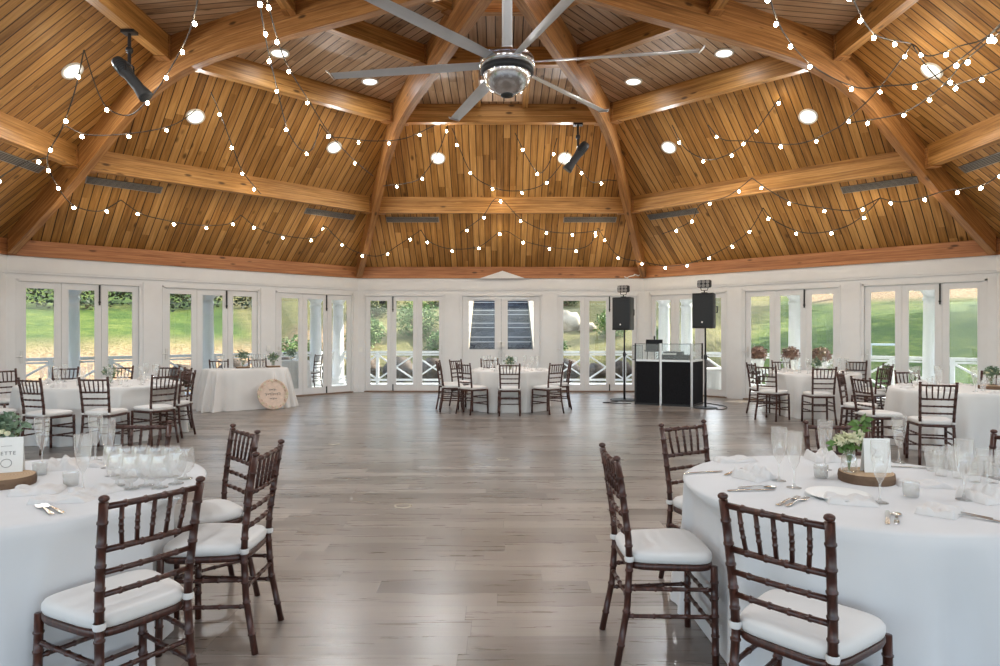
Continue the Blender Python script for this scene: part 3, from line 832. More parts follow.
# stairs up the hill behind the entrance
t = thing('hillside_stairs', 'wide dark stone stairs climbing the hill behind the entrance doors', 'stairs', (0.03, 22.0, 0))
z0 = .28
for i in range(16):
    m = MB(); m.box(-1.08, 1.08, .36 * i, .36 * i + .40, z0 + .17 * i - .5, z0 + .17 * (i + 1)); st = m.build('step', M['slate'], t)
    m = MB(); m.box(-1.08, 1.08, .36 * i - .02, .36 * i + .05, z0 + .17 * (i + 1) - .01, z0 + .17 * (i + 1) + .012); m.build('nosing', M['nosing'] if i % 3 != 0 else M['slate'], st)
for sx in (-1, 1):
    m = MB(); b = [(0, -.3), (0, .65), (5.9, 3.4), (5.9, 2.3)]
    m.prism([(x, y) for x, y in b][::-1], -.12, .12, Matrix.Translation((sx * 1.22, 0, 0)) @ Matrix.Rotation(PI / 2, 4, 'Z') @ Matrix.Rotation(PI / 2, 4, 'X'))
    m.build('side_wall', M['rock'], t)

# boulders and retaining stones
def boulder(x, y, r, lab, mat, sq=(1.2, .8, .8), grp=None):
    m = MB(); m.ball((0, 0, 0), r, 18, 12, sq, .35)
    o = m.build('boulder', mat, None, True); o.location = (x, y, gz(x, y) + r * sq[2] * .45); tag(o, lab, 'boulder', grp)
boulder(2.78, 27.3, .6, 'big pale tan boulder on the hill right of the stairs', M['rock'], (1.1, .7, .8))
boulder(3.55, 26.9, .3, 'small tan rock beside the big boulder', M['rock'])
R_ = random.Random(5)
n = 0
for side in (-1, 1):
    x = side * 1.7
    while abs(x) < 8.6:
        r = R_.uniform(.32, .5)
        x += side * r * 1.28
        m = MB(); m.ball((0, 0, 0), r, 14, 9, (1.15, .8, .95), .3)
        o = m.build('retaining_stone', M['darkrock'], None, True); yy = 22.35 + R_.uniform(-.15, .15) - max(0, abs(x) - 4.7) * .8
        o.location = (x, yy, -.05 + r * .55)
        tag(o, 'dark stone in the low retaining wall behind the porch railing, %s of the stairs' % ('left' if side < 0 else 'right'), 'stone', 'retaining wall stones %s of the stairs' % ('left' if side < 0 else 'right'))
        x += side * r * 1.28

# shrubs and trees
def shrub(x, y, r, lab, mat='shrub', cnt=700, sq=(1, 1, .85), seed=1, size=.14):
    t = thing('hillside_shrub', lab, 'shrub', (x, y, gz(x, y)), 0)
    m = MB(); m.leaves((0, 0, r * sq[2] * .8), r, int(cnt * 2.2), size, sq, .45, seed); m.build('foliage', M[mat], t)
    m = MB()
    for a in range(5): m.tube([(0, 0, -.1), (.3 * r * math.cos(a * 1.26), .3 * r * math.sin(a * 1.26), r * .5), (.6 * r * math.cos(a * 1.26), .6 * r * math.sin(a * 1.26), r * 1.0)], [.03, .02, .008], 5)
    m.build('stem', M['bark'], t)
SH = [(-3.2, 26.0, .95, 'darker shrub on the hill just left of the stairs', 'shrub', 1100), (-2.2, 24.0, .5, 'small shrub against the left stair wall', 'shrub', 500), (-4.9, 24.3, .75, 'leafy green shrub behind the left porch railing', 'shrub', 900),
      (-7.0, 23.4, .9, 'yellow-green shrub behind the porch corner columns on the left', 'shrub', 1000), (4.4, 26.0, .7, 'green shrub on the hill right of the big boulder', 'shrub', 800), (2.0, 23.6, .42, 'low shrub beside the right stair wall', 'shrub', 420), (5.6, 24.0, .6, 'low leafy shrub behind the right porch railing', 'shrub', 600),
      (-5.4, 29.0, 1.0, 'tall shrub high on the hill left of the stairs', 'tree', 1100), (3.1, 31.5, 1.0, 'tall shrub at the top of the stairs on the right', 'tree', 1000), (-2.6, 31.5, 1.0, 'tall shrub at the top of the stairs on the left', 'tree', 1000)]
for i, (x, y, r, lab, mt, c) in enumerate(SH): shrub(x, y, r, lab, mt, c, (1, 1, .85), i + 3, .10)
def tree(x, y, h, r, lab, cnt=2600, seed=1, low=.35):
    z = gz(x, y)
    t = thing('hillside_tree', lab, 'tree', (x, y, z), 0, 'trees on the hillside')
    m = MB(); m.tube([(0, 0, -.3), (.1, 0, h * .3), (0, .1, h * .7)], [.28, .22, .08], 9)
    for a in range(5):
        c_, s_ = math.cos(a * 1.26 + seed), math.sin(a * 1.26 + seed); m.tube([(0, 0, h * (.35 + .06 * a)), (c_ * r * .4, s_ * r * .4, h * (.5 + .05 * a)), (c_ * r * .8, s_ * r * .8, h * (.6 + .05 * a))], [.1, .06, .02], 6)
    m.build('trunk', M['bark'], t, True)
    m = MB(); m.leaves((0, 0, h * (1 + low) / 2), 1.0, cnt, .55, (r, r, h * (1 - low) / 2), .4, seed); m.build('crown', M['tree'], t)
i = 0
POS = {'left': 'on the rise beyond the left lawn', 'right': 'above the right-hand lawn'}
ORD = ['first', 'second', 'third', 'fourth', 'fifth', 'sixth', 'seventh', 'eighth']
for j, (a, r) in enumerate(((164, 38), (150, 39), (136, 38.5), (122, 39))):
    x, y = CX + r * math.cos(a * D2R), CY + r * math.sin(a * D2R); tree(x, y, 9, 3.0, 'dark leafy tree on the rise beyond the left lawn, %s from the far left' % ORD[j], 2200, j + 2, .12)
for j, (a, r) in enumerate(((6, 38), (22, 39), (38, 38.5), (54, 39))):  # out of view, added so their crowns shade the lawn
    x, y = CX + r * math.cos(a * D2R), CY + r * math.sin(a * D2R); tree(x, y, 14, 4.3, 'unseen tall tree added to shade the right lawn, %s from the right' % ORD[j], 4600, j + 22, .25)
for j, (a, r) in enumerate(((102, 40), (77, 41))):
    x, y = CX + r * math.cos(a * D2R), CY + r * math.sin(a * D2R); tree(x, y, 10, 3.0, 'tree at the hilltop %s of the stairs' % ('left' if j == 0 else 'right'), 2200, j + 42, .2)
# dense hedge along the left skyline
t = thing('dense_hedge', 'dark dense hedge along the top of the left lawn', 'hedge', (0, 0, 0))
m = MB()
for j in range(26):
    a = (116 + j * 2.3) * D2R; r = 31.5 + 1.2 * math.sin(j * 1.7); x, y = CX + r * math.cos(a), CY + r * math.sin(a)
    m.leaves((x, y, gz(x, y) + .8), 1.0, 330, .22, (1.1, 1.1, 1.1), .4, j + 70)
h_ = m.build('foliage', M['hedge'], t); h_['kind'] = 'stuff'
# white bench shape standing in for a reflection in the right-hand glass
p = Vector((13.2, 22.9, 0)); zz = gz(p.x, p.y)
t = thing('lawn_reflection_bench', 'small white bench shape standing in for a glass reflection, right lawn', 'bench', (p.x, p.y, zz), -.5)
m = MB(); m.box(-.5, .5, -.2, .2, .42, .48); m.build('seat', M['whitemetal'], t)
for sx in (-.42, .42):
    m = MB(); m.box(sx - .05, sx + .05, -.17, .17, -.15, .42); m.build('leg', M['whitemetal'], t)

# porch things: mums on stands, draped tables, two chairs
def mum(px, Y, lab, z=.98, extra=False):
    X = (px - 500) / F * Y
    t = thing('potted_mum', lab, 'potted plant', (X, Y, -.02))
    m = MB(); m.box(-.16, .16, -.16, .16, .58, .62); 
    m.build('stand_top', M['pot'], t)
    for sx in (-1, 1):
        for sy in (-1, 1):
            q = MB(); q.tube([(sx * .14, sy * .14, 0), (sx * .13, sy * .13, .58)], .016, 8); q.build('leg', M['pot'], t)
    m = MB(); m.lathe([(0, .62), (.11, .62), (.15, .84), (.16, .85), (.16, .87), (.14, .87)], 20); m.build('pot', M['pot'], t, True)
    m = MB(); m.leaves((0, 0, z), .21, 900, .05, (1, 1, .85), .75, int(px)); m.ball((0, 0, z), .17, 12, 8, (1, 1, .8)); m.build('blooms', M['mum'], t)
mum(758, 15.9, 'round reddish mum in a white pot outside the right doors, first from the booth')
mum(790.5, 15.3, 'round reddish mum in a white pot outside the right doors, middle of the row')
mum(821, 14.75, 'round reddish mum in a white pot outside the right doors, farthest from the booth')
# ------------------------------------------------------------------ chiavari chairs
def bamboo(m, pts, r, nodes, n=8, bulge=1.2, taper=1.0):
    pts = [Vector(p) for p in pts]; Ls = [0]
    for a, b in zip(pts, pts[1:]): Ls.append(Ls[-1] + (b - a).length)
    T = Ls[-1]
    def pos(s):
        for i in range(len(pts) - 1):
            if s <= Ls[i + 1] + 1e-9: return pts[i].lerp(pts[i + 1], (s - Ls[i]) / (Ls[i + 1] - Ls[i]))
        return pts[-1]
    st = {0.0: 1.0, T: taper}
    for q in nodes:
        s = q * T; w = min(.0035, T * .02)
        for ds, k in ((-1.7 * w, 1), (-w, bulge), (w, bulge), (1.7 * w, 1)):
            if 0 <= s + ds <= T: st[s + ds] = k
    for L in Ls: st.setdefault(L, 1.0)
    ss = sorted(st)
    m.tube([pos(s) for s in ss], [r * st[s] * (1 + (taper - 1) * s / T if st[s] == 1 else 1) for s in ss], n)
def chair_proto():
    t = thing('banquet_chair', 'x', 'chair', (0, 0, -50), 0, 'mahogany ballroom chairs')
    CW = M['chair']
    for sx in (-1, 1):
        m = MB()
        bamboo(m, [(sx * .182, -.245, 0), (sx * .168, -.198, .25), (sx * .162, -.186, .44), (sx * .165, -.192, .56), (sx * .173, -.225, .80), (sx * .177, -.245, .905)], .0155, [.1, .26, .36, .46, .58, .66, .75, .83, .92], 10)
        m.ball((sx * .177, -.2465, .918), .018, 10, 6, (1, 1, .7))
        m.build('back_post', CW, t, True)
    for sx in (-1, 1):
        m = MB(); bamboo(m, [(sx * .2, .19, 0), (sx * .192, .185, .44)], .016, [.12, .3, .5, .68, .84], 10); m.build('front_leg', CW, t, True)
    def rail(z, y, w, r, name, nodes=(.2, .4, .6, .8)):
        q = MB(); bamboo(q, [(-w, y, z), (-w * .5, y - .006, z), (0, y - .008, z), (w * .5, y - .006, z), (w, y, z)], r, nodes, 8, 1.25); q.build(name, CW, t, True)
    rail(.888, -.241, .175, .0115, 'top_rail')
    rail(.735, -.216, .171, .0115, 'back_rail'); rail(.655, -.206, .168, .0105, 'back_rail'); rail(.575, -.195, .165, .0105, 'back_rail')
    for i in range(5):
        x = (i - 2) * .057
        q = MB(); bamboo(q, [(x * .92, -.222, .74), (x, -.235, .815), (x * 1.03, -.248, .885)], .0078, [.33, .5, .67], 6, 1.22); q.build('back_spindle', CW, t, True)
    # seat frame and cushion
    out = []
    for i in range(40):
        a = 2 * PI * i / 40; c, s_ = math.cos(a), math.sin(a)
        e = .42
        x = math.copysign(abs(c) ** e, c); y = math.copysign(abs(s_) ** e, s_)
        out.append((x * (.197 + .022 * y) , y * .198))
    q = MB()
    def rings(lv):
        bs = [q.add([(x * k, y * k, z) for x, y in out]) for k, z in lv]
        for b, c in zip(bs, bs[1:]):
            for i in range(40): j = (i + 1) % 40; q.face([b + i, b + j, c + j, c + i])
        q.face([bs[0] + i for i in reversed(range(40))]); q.face([bs[-1] + i for i in range(40)])
    rings([(.90, .418), (.98, .42), (1.0, .43), (1.0, .443), (.97, .449)]); q.build('seat', CW, t, True)
    q = MB(); rings([(.93, .449), (.985, .452), (1.005, .466), (1.0, .482), (.96, .494), (.86, .501), (.6, .506), (.25, .508)]); q.build('cushion', M['cushion'], t, True)
    for sx in (-1, 1):
        q = MB(); q.lathe([(.0195, -.012), (.0225, 0), (.0195, .012)], 10, (sx * .1635, -.188, .468)); q.build('cushion_tie', M['cushion'], t, True)
    def st(a, b, name='stretcher', r=.0095):
        q = MB(); bamboo(q, [a, b], r, [.08, .32, .5, .68, .92], 7, 1.25); q.build(name, CW, t, True)
    for sx in (-1, 1):
        st((sx * .1665, -.195, .335), (sx * .195, .186, .335)); st((sx * .17, -.205, .215), (sx * .197, .187, .215))
    st((-.195, .186, .28), (.195, .186, .28)); st((-.197, .187, .165), (.197, .187, .165))
    st((-.166, -.196, .30), (.166, -.196, .30)); 
    return t
chair0 = chair_proto(); index_kids(); chair_used = False
CH = []
def chair(bx, by, fx_, fy_, label, z=0.0):
    global chair_used
    L = math.hypot(fx_, fy_); fx_, fy_ = fx_ / L, fy_ / L
    CH.append((bx + fx_ * .24, by + fy_ * .24, fx_, fy_))
    loc = (bx + fx_ * .24, by + fy_ * .24, z); rz = math.atan2(-fx_, fy_)
    if not chair_used:
        chair_used = True; chair0.location = loc; chair0.rotation_euler = (0, 0, rz); chair0['label'] = label; return chair0
    return dup(chair0, loc, rz, label)
W_ = 'dark wood cushioned chair, '
# around the near right table
chair(.885, 2.155, .75, .66, W_ + 'nearest the viewer at the right front table')
chair(.52, 3.14, 1, .03, W_ + 'seen from the side left of the right front table')
chair(1.13, 4.10, .49, -.87, W_ + 'at the back left of the right front table')
chair(2.08, 4.12, -.2, -1, W_ + 'behind the flowers on the right front table')
chair(2.85, 3.60, -.93, -.37, W_ + 'cut by the right picture edge at the front table')
# around the near left table
chair(-1.245, 2.40, -.84, .54, W_ + 'nearest the viewer at the left front table')
chair(-1.13, 3.245, -1, .0, W_ + 'seen edge-on right of the left front table')
chair(-1.49, 3.875, -.73, -.68, W_ + 'second right of the left front table, turned three-quarters')
chair(-2.23, 4.14, 0, -1, W_ + 'behind the glasses on the left front table')
# back centre table
bc = 'round table by the entrance'
for x, y, a, b, l in ((.17, 11.7, 0, 1, 'centre front of the '), (-.66, 11.95, .68, .73, 'front left of the '), (-1.12, 12.45, 1, .12, 'left side of the '), (-.9, 13.5, .8, -.6, 'back left of the '), (-.22, 13.95, .1, -1, 'behind the '), (1.02, 12.0, -.66, .75, 'front right of the '), (1.36, 12.9, -1, 0, 'right side of the '), (-1.2, 12.95, 1, -.1, 'second on the left side of the ')):
    chair(x, y, a, b, W_ + l + bc)
# back right table
bc = 'right table behind the booth'
for x, y, a, b, l in ((5.16, 10.6, .1, 1, 'front of the '), (4.42, 11.1, .75, .66, 'front left of the '), (4.50, 11.95, 1, .05, 'left side of the '), (5.50, 13.05, .05, -1, 'back of the '), (6.95, 13.0, -.6, -.8, 'back right of the '), (6.2, 10.75, -.5, .87, 'front right of the '), (6.75, 11.6, -1, .1, 'right side of the ')):
    chair(x, y, a, b, W_ + l + bc)
bc = 'middle right table'
for x, y, a, b, l in ((4.84, 7.36, .3, .95, 'front of the '), (4.44, 8.2, 1, .12, 'left side of the '), (4.75, 9.3, .75, -.6, 'back left of the '), (5.9, 9.66, .05, -1, 'back of the '), (7.0, 9.4, -.8, -.6, 'back right of the '), (6.8, 7.6, -.5, .8, 'front right, cut by the picture edge, at the ')):
    chair(x, y, a, b, W_ + l + bc)
bc = 'long left table'
for x, y, a, b, l in ((-5.68, 8.05, .30, .95, 'left of the pair in front of the '), (-5.0, 8.2, 0, 1, 'right of the pair in front of the '), (-4.40, 8.76, -.85, .52, 'front right corner of the '), (-4.42, 9.46, -1, .05, 'right end of the '), (-4.88, 10.42, -.75, -.65, 'second at the right end of the '), (-5.42, 10.92, -.1, -1, 'back right of the '), (-6.2, 10.92, .1, -1, 'back middle of the '), (-6.92, 10.62, .3, -1, 'back left of the '), (-7.42, 9.95, .9, -.45, 'far left back of the '), (-6.5, 8.2, .35, .93, 'far left front of the ')):
    chair(x, y, a, b, W_ + l + bc)
# behind the dessert table, and out on the porch
chair(-5.68, 13.47, .57, -.82, W_ + 'behind the draped head table, left one')
chair(-5.11, 14.04, .57, -.82, W_ + 'behind the draped head table, right one')
chair(-4.70, 17.3, -1, .3, W_ + 'outside on the porch beside the columns', -.02)

# ------------------------------------------------------------------ tablecloths
TOP = .75
def round_cloth(x, y, rx, ry, h, lab, nf=13, amp=.035, flare=.07, seed=1, mat='cloth', rz=0.0, n=240, e=1.0):
    R = random.Random(seed); ph = [R.random() * 6.28 for _ in range(6)]
    m = MB(); rows = []
    lv = [(.0, h), (.5, h), (.93, h), (.965, h), (.985, h - .003), (1.0, h - .012)]
    V = lambda a: math.copysign(abs(math.cos(a)) ** e, math.cos(a)); U = lambda a: math.copysign(abs(math.sin(a)) ** e, math.sin(a))
    for k, z in lv: rows.append([(V(2 * PI * i / n) * rx * k, U(2 * PI * i / n) * ry * k, z) for i in range(n)])
    for j in range(1, 19):
        t = j / 18; z = (h - .012) * (1 - t) + .004 * t; row = []
        for i in range(n):
            a = 2 * PI * i / n
            f = math.sin(nf * a + ph[0] + .8 * math.sin(3 * a + ph[1])) + .55 * math.sin((nf * 1.7 // 1) * a + ph[2]) + .4 * math.sin(5 * a + ph[3])
            f = f + .35 * abs(f)
            d = amp * (f - .6) * t ** .8 * (1 + .15 * math.sin(9 * t + ph[4] + 4 * a)) + flare * t ** .9 + .008 * min(1, t * 8)
            row.append((V(a) * (rx + d), U(a) * (ry + d), z))
        rows.append(row)
    cz, sz = math.cos(rz), math.sin(rz)
    near = [c for c in CH if math.hypot(c[0] - x, c[1] - y) < max(rx, ry) + .9]
    def give(p):
        wx, wy = x + p[0] * cz - p[1] * sz, y + p[0] * sz + p[1] * cz
        for c in near:
            dx, dy = wx - c[0], wy - c[1]; ly = dx * c[2] + dy * c[3]; lx = dx * c[3] - dy * c[2]
            if abs(lx) < .36 and -.5 < ly < .245:
                k = min(1, max(0, (.36 - abs(lx)) / .10)); k = k * k * (3 - 2 * k)
                v = min(1, max(0, (h - .004 - p[2]) / .16)); k *= v * v * (3 - 2 * v)
                wx += c[2] * (.245 - ly) * k; wy += c[3] * (.245 - ly) * k
        ux, uy = wx - x, wy - y
        return (ux * cz + uy * sz, -ux * sz + uy * cz, p[2])
    rows = rows[:5] + [[give(give(p)) for p in r] for r in rows[5:]]
    b = [m.add(r) for r in rows]
    for p, q in zip(b[1:], b[2:]):
        for i in range(n): j = (i + 1) % n; m.face([p + i, q + i, q + j, p + j])
    m.v[b[0]] = (0, 0, h)
    for i in range(n): m.face([b[0], b[1] + i, b[1] + (i + 1) % n])
    o = m.build('tablecloth', M[mat], None, True); o.location = (x, y, 0); o.rotation_euler = (0, 0, rz)
    return tag(o, lab, 'tablecloth', 'white tablecloths draped to the floor')
RT = Vector((1.69, 3.18, 0)); LT = Vector((-2.24, 3.17, 0))
round_cloth(RT.x, RT.y, .79, .79, TOP, 'white tablecloth reaching the floor on the right front table', 13, .042, .085, 3)
round_cloth(LT.x, LT.y, .78, .78, TOP, 'white tablecloth reaching the floor on the left front table', 13, .042, .075, 8)
round_cloth(.2, 12.9, .76, .76, TOP, 'white tablecloth on the round table by the entrance doors', 12, .045, .055, 5, 'cloth_far')
round_cloth(5.66, 12.0, .76, .76, TOP, 'white tablecloth on the right table beside the booth', 12, .045, .055, 6, 'cloth_far')
round_cloth(6.0, 8.65, .85, .8, TOP, 'white tablecloth on the middle right table', 13, .045, .055, 7, 'cloth_far')
round_cloth(-5.65, 9.45, 1.1, .85, TOP, 'white tablecloth on the wide table at the left', 16, .045, .06, 9, 'cloth_far')
round_cloth(-4.95, 13.0, .77, .36, .775, 'pleated white tablecloth on the head table with a round sign', 15, .05, .11, 12, 'cloth_far', .61, 240, .45)
round_cloth(-5.0, 15.95, .42, .42, .8, 'cream tablecloth on a small table outside behind the head table', 9, .02, .04, 14, 'napkin', 0, 120)
round_cloth(5.32, 16.1, .55, .55, .6, 'white pleated cloth on a low table outside behind the right speaker', 15, .02, .04, 15, 'cloth', 0, 160)

# ------------------------------------------------------------------ tableware meshes
m = MB(); m.lathe([(0, .002), (.034, .0015), (.033, .004), (.008, .010), (.0045, .03), (.0045, .085), (.010, .096), (.023, .122), (.0315, .17), (.036, .22), (.0365, .265)], 24); FLUTE = m.mesh('champagne_flute', M['glass'], True)
m = MB(); m.lathe([(0, .002), (.036, .0015), (.034, .005), (.008, .012), (.006, .03), (.022, .036), (.041, .062), (.046, .09), (.044, .125), (.039, .155)], 24); GOB = m.mesh('water_goblet', M['glass'], True)
m = MB(); m.lathe([(0, .002), (.025, .001), (.0255, .01), (.028, .04), (.034, .08), (.037, .13)], 22); TUM = m.mesh('tumbler', M['glass'], True)
m = MB()
prof = [(0, .006), (.027, .004), (.029, .001), (.030, .008), (.033, .062), (.034, .066), (.0325, .066), (.0315, .062), (.0285, .012), (0, .010)]
m.lathe(prof, 24)
for i in range(0, 24):
    a = 2 * PI * i / 24; m.tube([(.0303 * math.cos(a), .0303 * math.sin(a), .008), (.0332 * math.cos(a), .0332 * math.sin(a), .058)], .0012, 4)
VOT = m.mesh('votive_glass', M['glass'], True)
m = MB(); m.lathe([(0, .004), (.08, .003), (.10, .008), (.132, .018), (.134, .016), (.10, .004), (.08, 0), (0, 0)], 36); PLATE = m.mesh('side_plate', M['card'], True)
def cut_mesh(kind):
    m = MB()
    def flat(P, th=.0025, zf=lambda y: 0):
        b = m.add([(x, y, zf(y) + th) for x, y in P] + [(x, y, zf(y)) for x, y in P]); n = len(P)
        m.face([b + i for i in range(n)]); m.face([b + n + i for i in reversed(range(n))])
        for i in range(n): j = (i + 1) % n; m.face([b + i, b + n + i, b + n + j, b + j])
    def strip(rows, th=.0028):
        for (w0, y0, z0), (w1, y1, z1) in zip(rows, rows[1:]):
            b = m.add([(-w0, y0, z0), (w0, y0, z0), (w1, y1, z1), (-w1, y1, z1), (-w0, y0, z0 + th), (w0, y0, z0 + th), (w1, y1, z1 + th), (-w1, y1, z1 + th)])
            for f in ((3, 2, 1, 0), (4, 5, 6, 7), (0, 1, 5, 4), (1, 2, 6, 5), (2, 3, 7, 6), (3, 0, 4, 7)): m.face([b + i for i in f])
    if kind == 'fork':
        strip([(.007, -.1, .001), (.0095, -.08, .002), (.006, -.03, .006), (.0035, .02, .009), (.004, .035, .006), (.0115, .05, .002), (.0125, .062, .0025)])
        for i in range(4):
            x = -.0095 + i * .0063
            b = [(x - .0014, .062, .0025), (x - .0012, .085, .006), (x - .0006, .1, .008)]
            for p, q in zip(b, b[1:]):
                v = m.add([p, (p[0] + .0028, p[1], p[2]), (q[0] + .0024, q[1], q[2]), q, (p[0], p[1], p[2] + .002), (p[0] + .0028, p[1], p[2] + .002), (q[0] + .0024, q[1], q[2] + .002), (q[0], q[1], q[2] + .002)])
                for f in ((3, 2, 1, 0), (4, 5, 6, 7), (0, 1, 5, 4), (1, 2, 6, 5), (2, 3, 7, 6), (3, 0, 4, 7)): m.face([v + i for i in f])
    elif kind == 'knife':
        strip([(.007, -.115, .001), (.009, -.09, .002), (.0065, -.02, .003), (.005, 0, .003), (.009, .01, .0015), (.0095, .07, .0015), (.006, .1, .0015), (.001, .112, .0015)])
    else:
        strip([(.007, -.095, .001), (.0095, -.075, .002), (.0055, -.03, .006), (.0035, .02, .008), (.004, .03, .006)])
        m.ball((0, .058, .004), .02, 14, 8, (1, 1.5, .2))
    return m.mesh(kind, M['metal'], kind == 'spoon')
CUT = {k: cut_mesh(k) for k in ('fork', 'knife', 'spoon')}
def napkin_mesh(w, d, h, seed, fold=True):
    m = MB(); n = 22; off = Vector((seed * 3.1, seed * 1.7, 0))
    for j in range(n + 1):
        for i in range(n + 1):
            u, v = i / n * 2 - 1, j / n * 2 - 1
            e = max(0, 1 - max(abs(u), abs(v)) ** 6)
            z = h * e ** .5 * (.55 + .75 * abs(mnoise.noise(Vector((u * 1.7, v * 1.7, 0)) + off)) + .25 * math.sin(u * 5 + 3 * mnoise.noise(Vector((u, v, 1)) + off)))
            k = 1 + .12 * mnoise.noise(Vector((u, v, 5)) + off)
            m.v.append((u * w / 2 * k, v * d / 2 * k, max(.0005, z)))
    for j in range(n):
        for i in range(n): b = j * (n + 1) + i; m.face([b, b + 1, b + n + 2, b + n + 1])
    return m
NAPS = [napkin_mesh(.2, .14, .035, 1).mesh('folded_napkin', M['napkin'], True), napkin_mesh(.24, .10, .03, 2).mesh('folded_napkin', M['napkin'], True), napkin_mesh(.16, .16, .06, 3).mesh('folded_napkin', M['napkin'], True)]
def put(name, data, p, label, cat, group=None, rz=0.0, z=None):
    o = link(name, data); o.location = (p.x, p.y, p.z if z is None else z); o.rotation_euler = (0, 0, rz)
    return tag(o, label, cat, group)
def P(px, py, z=TOP): return at(px, py, z)

SL = .0455
# ---- right front table
for px, py, l in ((779, 481, 'champagne flute at the left edge of the right front table'), (794, 488, 'champagne flute second from the left on the right front table'), (825, 470, 'champagne flute behind the votive at the back of the right front table'),
                  (899, 463, 'champagne flute behind the white card on the right front table'), (880, 503, 'champagne flute in front of the white card on the right front table'), (964, 500, 'champagne flute among the right-hand glasses on the right front table')):
    put('champagne_flute', FLUTE, P(px, py), 'clear ' + l, 'glass', 'champagne flutes on the right front table')
for px, py in ((932, 471), (941, 476), (951, 470), (958, 478), (975, 482), (984, 474), (993, 483), (1003, 476)):
    put('tumbler', TUM, P(px, py), 'clear tall tumbler in the cluster at the right of the right front table', 'glass', 'tumblers clustered on the right front table')
put('votive_glass', VOT, P(821, 478), 'small ribbed votive glass left of the flowers', 'votive')
put('votive_glass', VOT, P(911, 497), 'small ribbed votive glass in front right of the wood slice', 'votive')
def slice_obj(p, r, lab, h=.045):
    t = thing('wood_slice', lab, 'wood slice', (p.x, p.y, TOP))
    m = MB(); pr = []
    for i in range(48):
        a = 2 * PI * i / 48; k = r * (1 + .06 * mnoise.noise(Vector((math.cos(a) * 1.5, math.sin(a) * 1.5, r * 40)))); pr.append((k * math.cos(a), k * math.sin(a)))
    m.prism([(x * .97, y * .97) for x, y in pr], .0008, h); m.build('cut_face', M['slice'], t)
    m = MB(); b = m.add([(x, y, .0) for x, y in pr] + [(x * 1.02, y * 1.02, h * .5) for x, y in pr] + [(x, y, h - .001) for x, y in pr] + [(x * .96, y * .96, h - .001) for x, y in pr])
    for q in range(3):
        for i in range(48): j = (i + 1) % 48; m.face([b + q * 48 + i, b + q * 48 + j, b + q * 48 + 48 + j, b + q * 48 + 48 + i])
    m.build('bark', M['bark'], t, True); return t
sp = P(866, 481); slice_obj(sp, .125, 'round bark-edged wood slice under the flowers on the right front table')
def card(p, z, w, h, rz, lab, draw):
    t = thing('table_card', lab, 'card', (p.x, p.y, z), rz)
    tilt = Matrix.Rotation(-.10, 4, 'X')
    m = MB(); m.box(-w / 2, w / 2, -.0012, .0012, 0, h, tilt); m.box(-w / 2, w / 2, -.0012, .0012, 0, h * .97, Matrix.Translation((0, .05, 0)) @ Matrix.Rotation(.2, 4, 'X'))
    m.build('folded_paper', M['card'], t)
    m = MB(); draw(m); 
    if m.v: m.build('print', M['ink'], t, False, tilt)
    return t
def script_word(m, x0, z0, s, seed, n=5, r=.0009):
    R = random.Random(seed); pts = []
    for i in range(n * 14):
        a = i / 14 * 2 * PI; k = .6 + .4 * R.random() if i % 14 == 0 else (k if i else 1)
        pts.append((x0 + s * (i / 14 * .8 + .28 * math.sin(a)), -.0022, z0 + s * .55 * k * math.cos(a)))
    m.tube(pts, r, 5)
def draw_r(m):
    m.tube([(-.018 + .012 * math.sin(a * .5), -.0022, .085 + .03 * math.cos(a * .25)) for a in range(0, 12)], .0012, 5)
    script_word(m, -.012, .075, .012, 4, 3)
    m.tube([(-.03, -.0022, .05), (.03, -.0022, .052)], .0007, 4)
card(P(878, 482), TOP + SL, .125, .165, -.08, 'white folded card with script writing beside the flowers', draw_r)
# flowers in a small jar
p = P(849, 481); t = thing('flower_jar', 'small glass jar of cream flowers and green stems on the wood slice', 'flowers', (p.x, p.y, TOP + SL))
m = MB(); m.lathe([(0, .003), (.03, .001), (.036, .01), (.036, .07), (.026, .085), (.028, .10)], 22); m.build('jar', M['glass'], t, True)
m = MB()
for i, (dx, dy, z) in enumerate(((-.035, 0, .15), (.0, .012, .165), (.03, .0, .15), (.005, -.015, .14), (.09, .085, .19), (.1, .095, .235))): m.tube([(0, 0, .005), (dx * .3, dy * .3, .08), (dx, dy, z)], .0022, 5)
m.build('stems', M['leaf'], t)
for dx, dy, z, r in ((-.037, 0, .158, .034), (.004, .012, .172, .03), (.03, -.005, .155, .024)):
    m = MB(); m.leaves((dx, dy, z), r, 60, r * .9, (1, 1, .55), .2, int(z * 1000)); m.ball((dx, dy, z), r * .5, 10, 6, (1, 1, .6)); m.build('bloom', M['petal'], t)
m = MB(); m.leaves((-.015, .03, .13), .042, 60, .05, (1.3, .8, .7), .3, 5); m.leaves((.115, .10, .22), .035, 24, .05, (.5, .5, 1.6), .2, 8); m.leaves((.15, .11, .10), .035, 40, .05, (1, .6, 1), .3, 6); m.build('leaves', M['leaf'], t)
m = MB(); m.leaves((.085, .09, .165), .03, 40, .03, (1.3, .8, .5), .2, 9); m.build('bloom', M['petal'], t)
GN = 'folded napkins on the right front table'
for px, py, i, rz, l in ((736, 461, 1, .2, 'white folded napkin at the back left of the right front table'), (754, 478, 2, .5, 'pyramid-shaped napkin left of the forks on the right front table'), (851, 502, 0, -.3, 'napkin in front of the wood slice on the right front table'), (940, 512, 0, .8, 'crumpled napkin beside the forks at the right of the table'), (925, 486, 1, -.3, 'flat napkin behind the right-hand votive'), (985, 500, 2, .2, 'folded napkin at the right picture edge on the front table'), (823, 460, 2, 0, 'small round napkin behind the flute at the back of the table')):
    put('folded_napkin', NAPS[i], P(px, py), l, 'napkin', GN, rz)
GC = 'silver cutlery on the right front table'
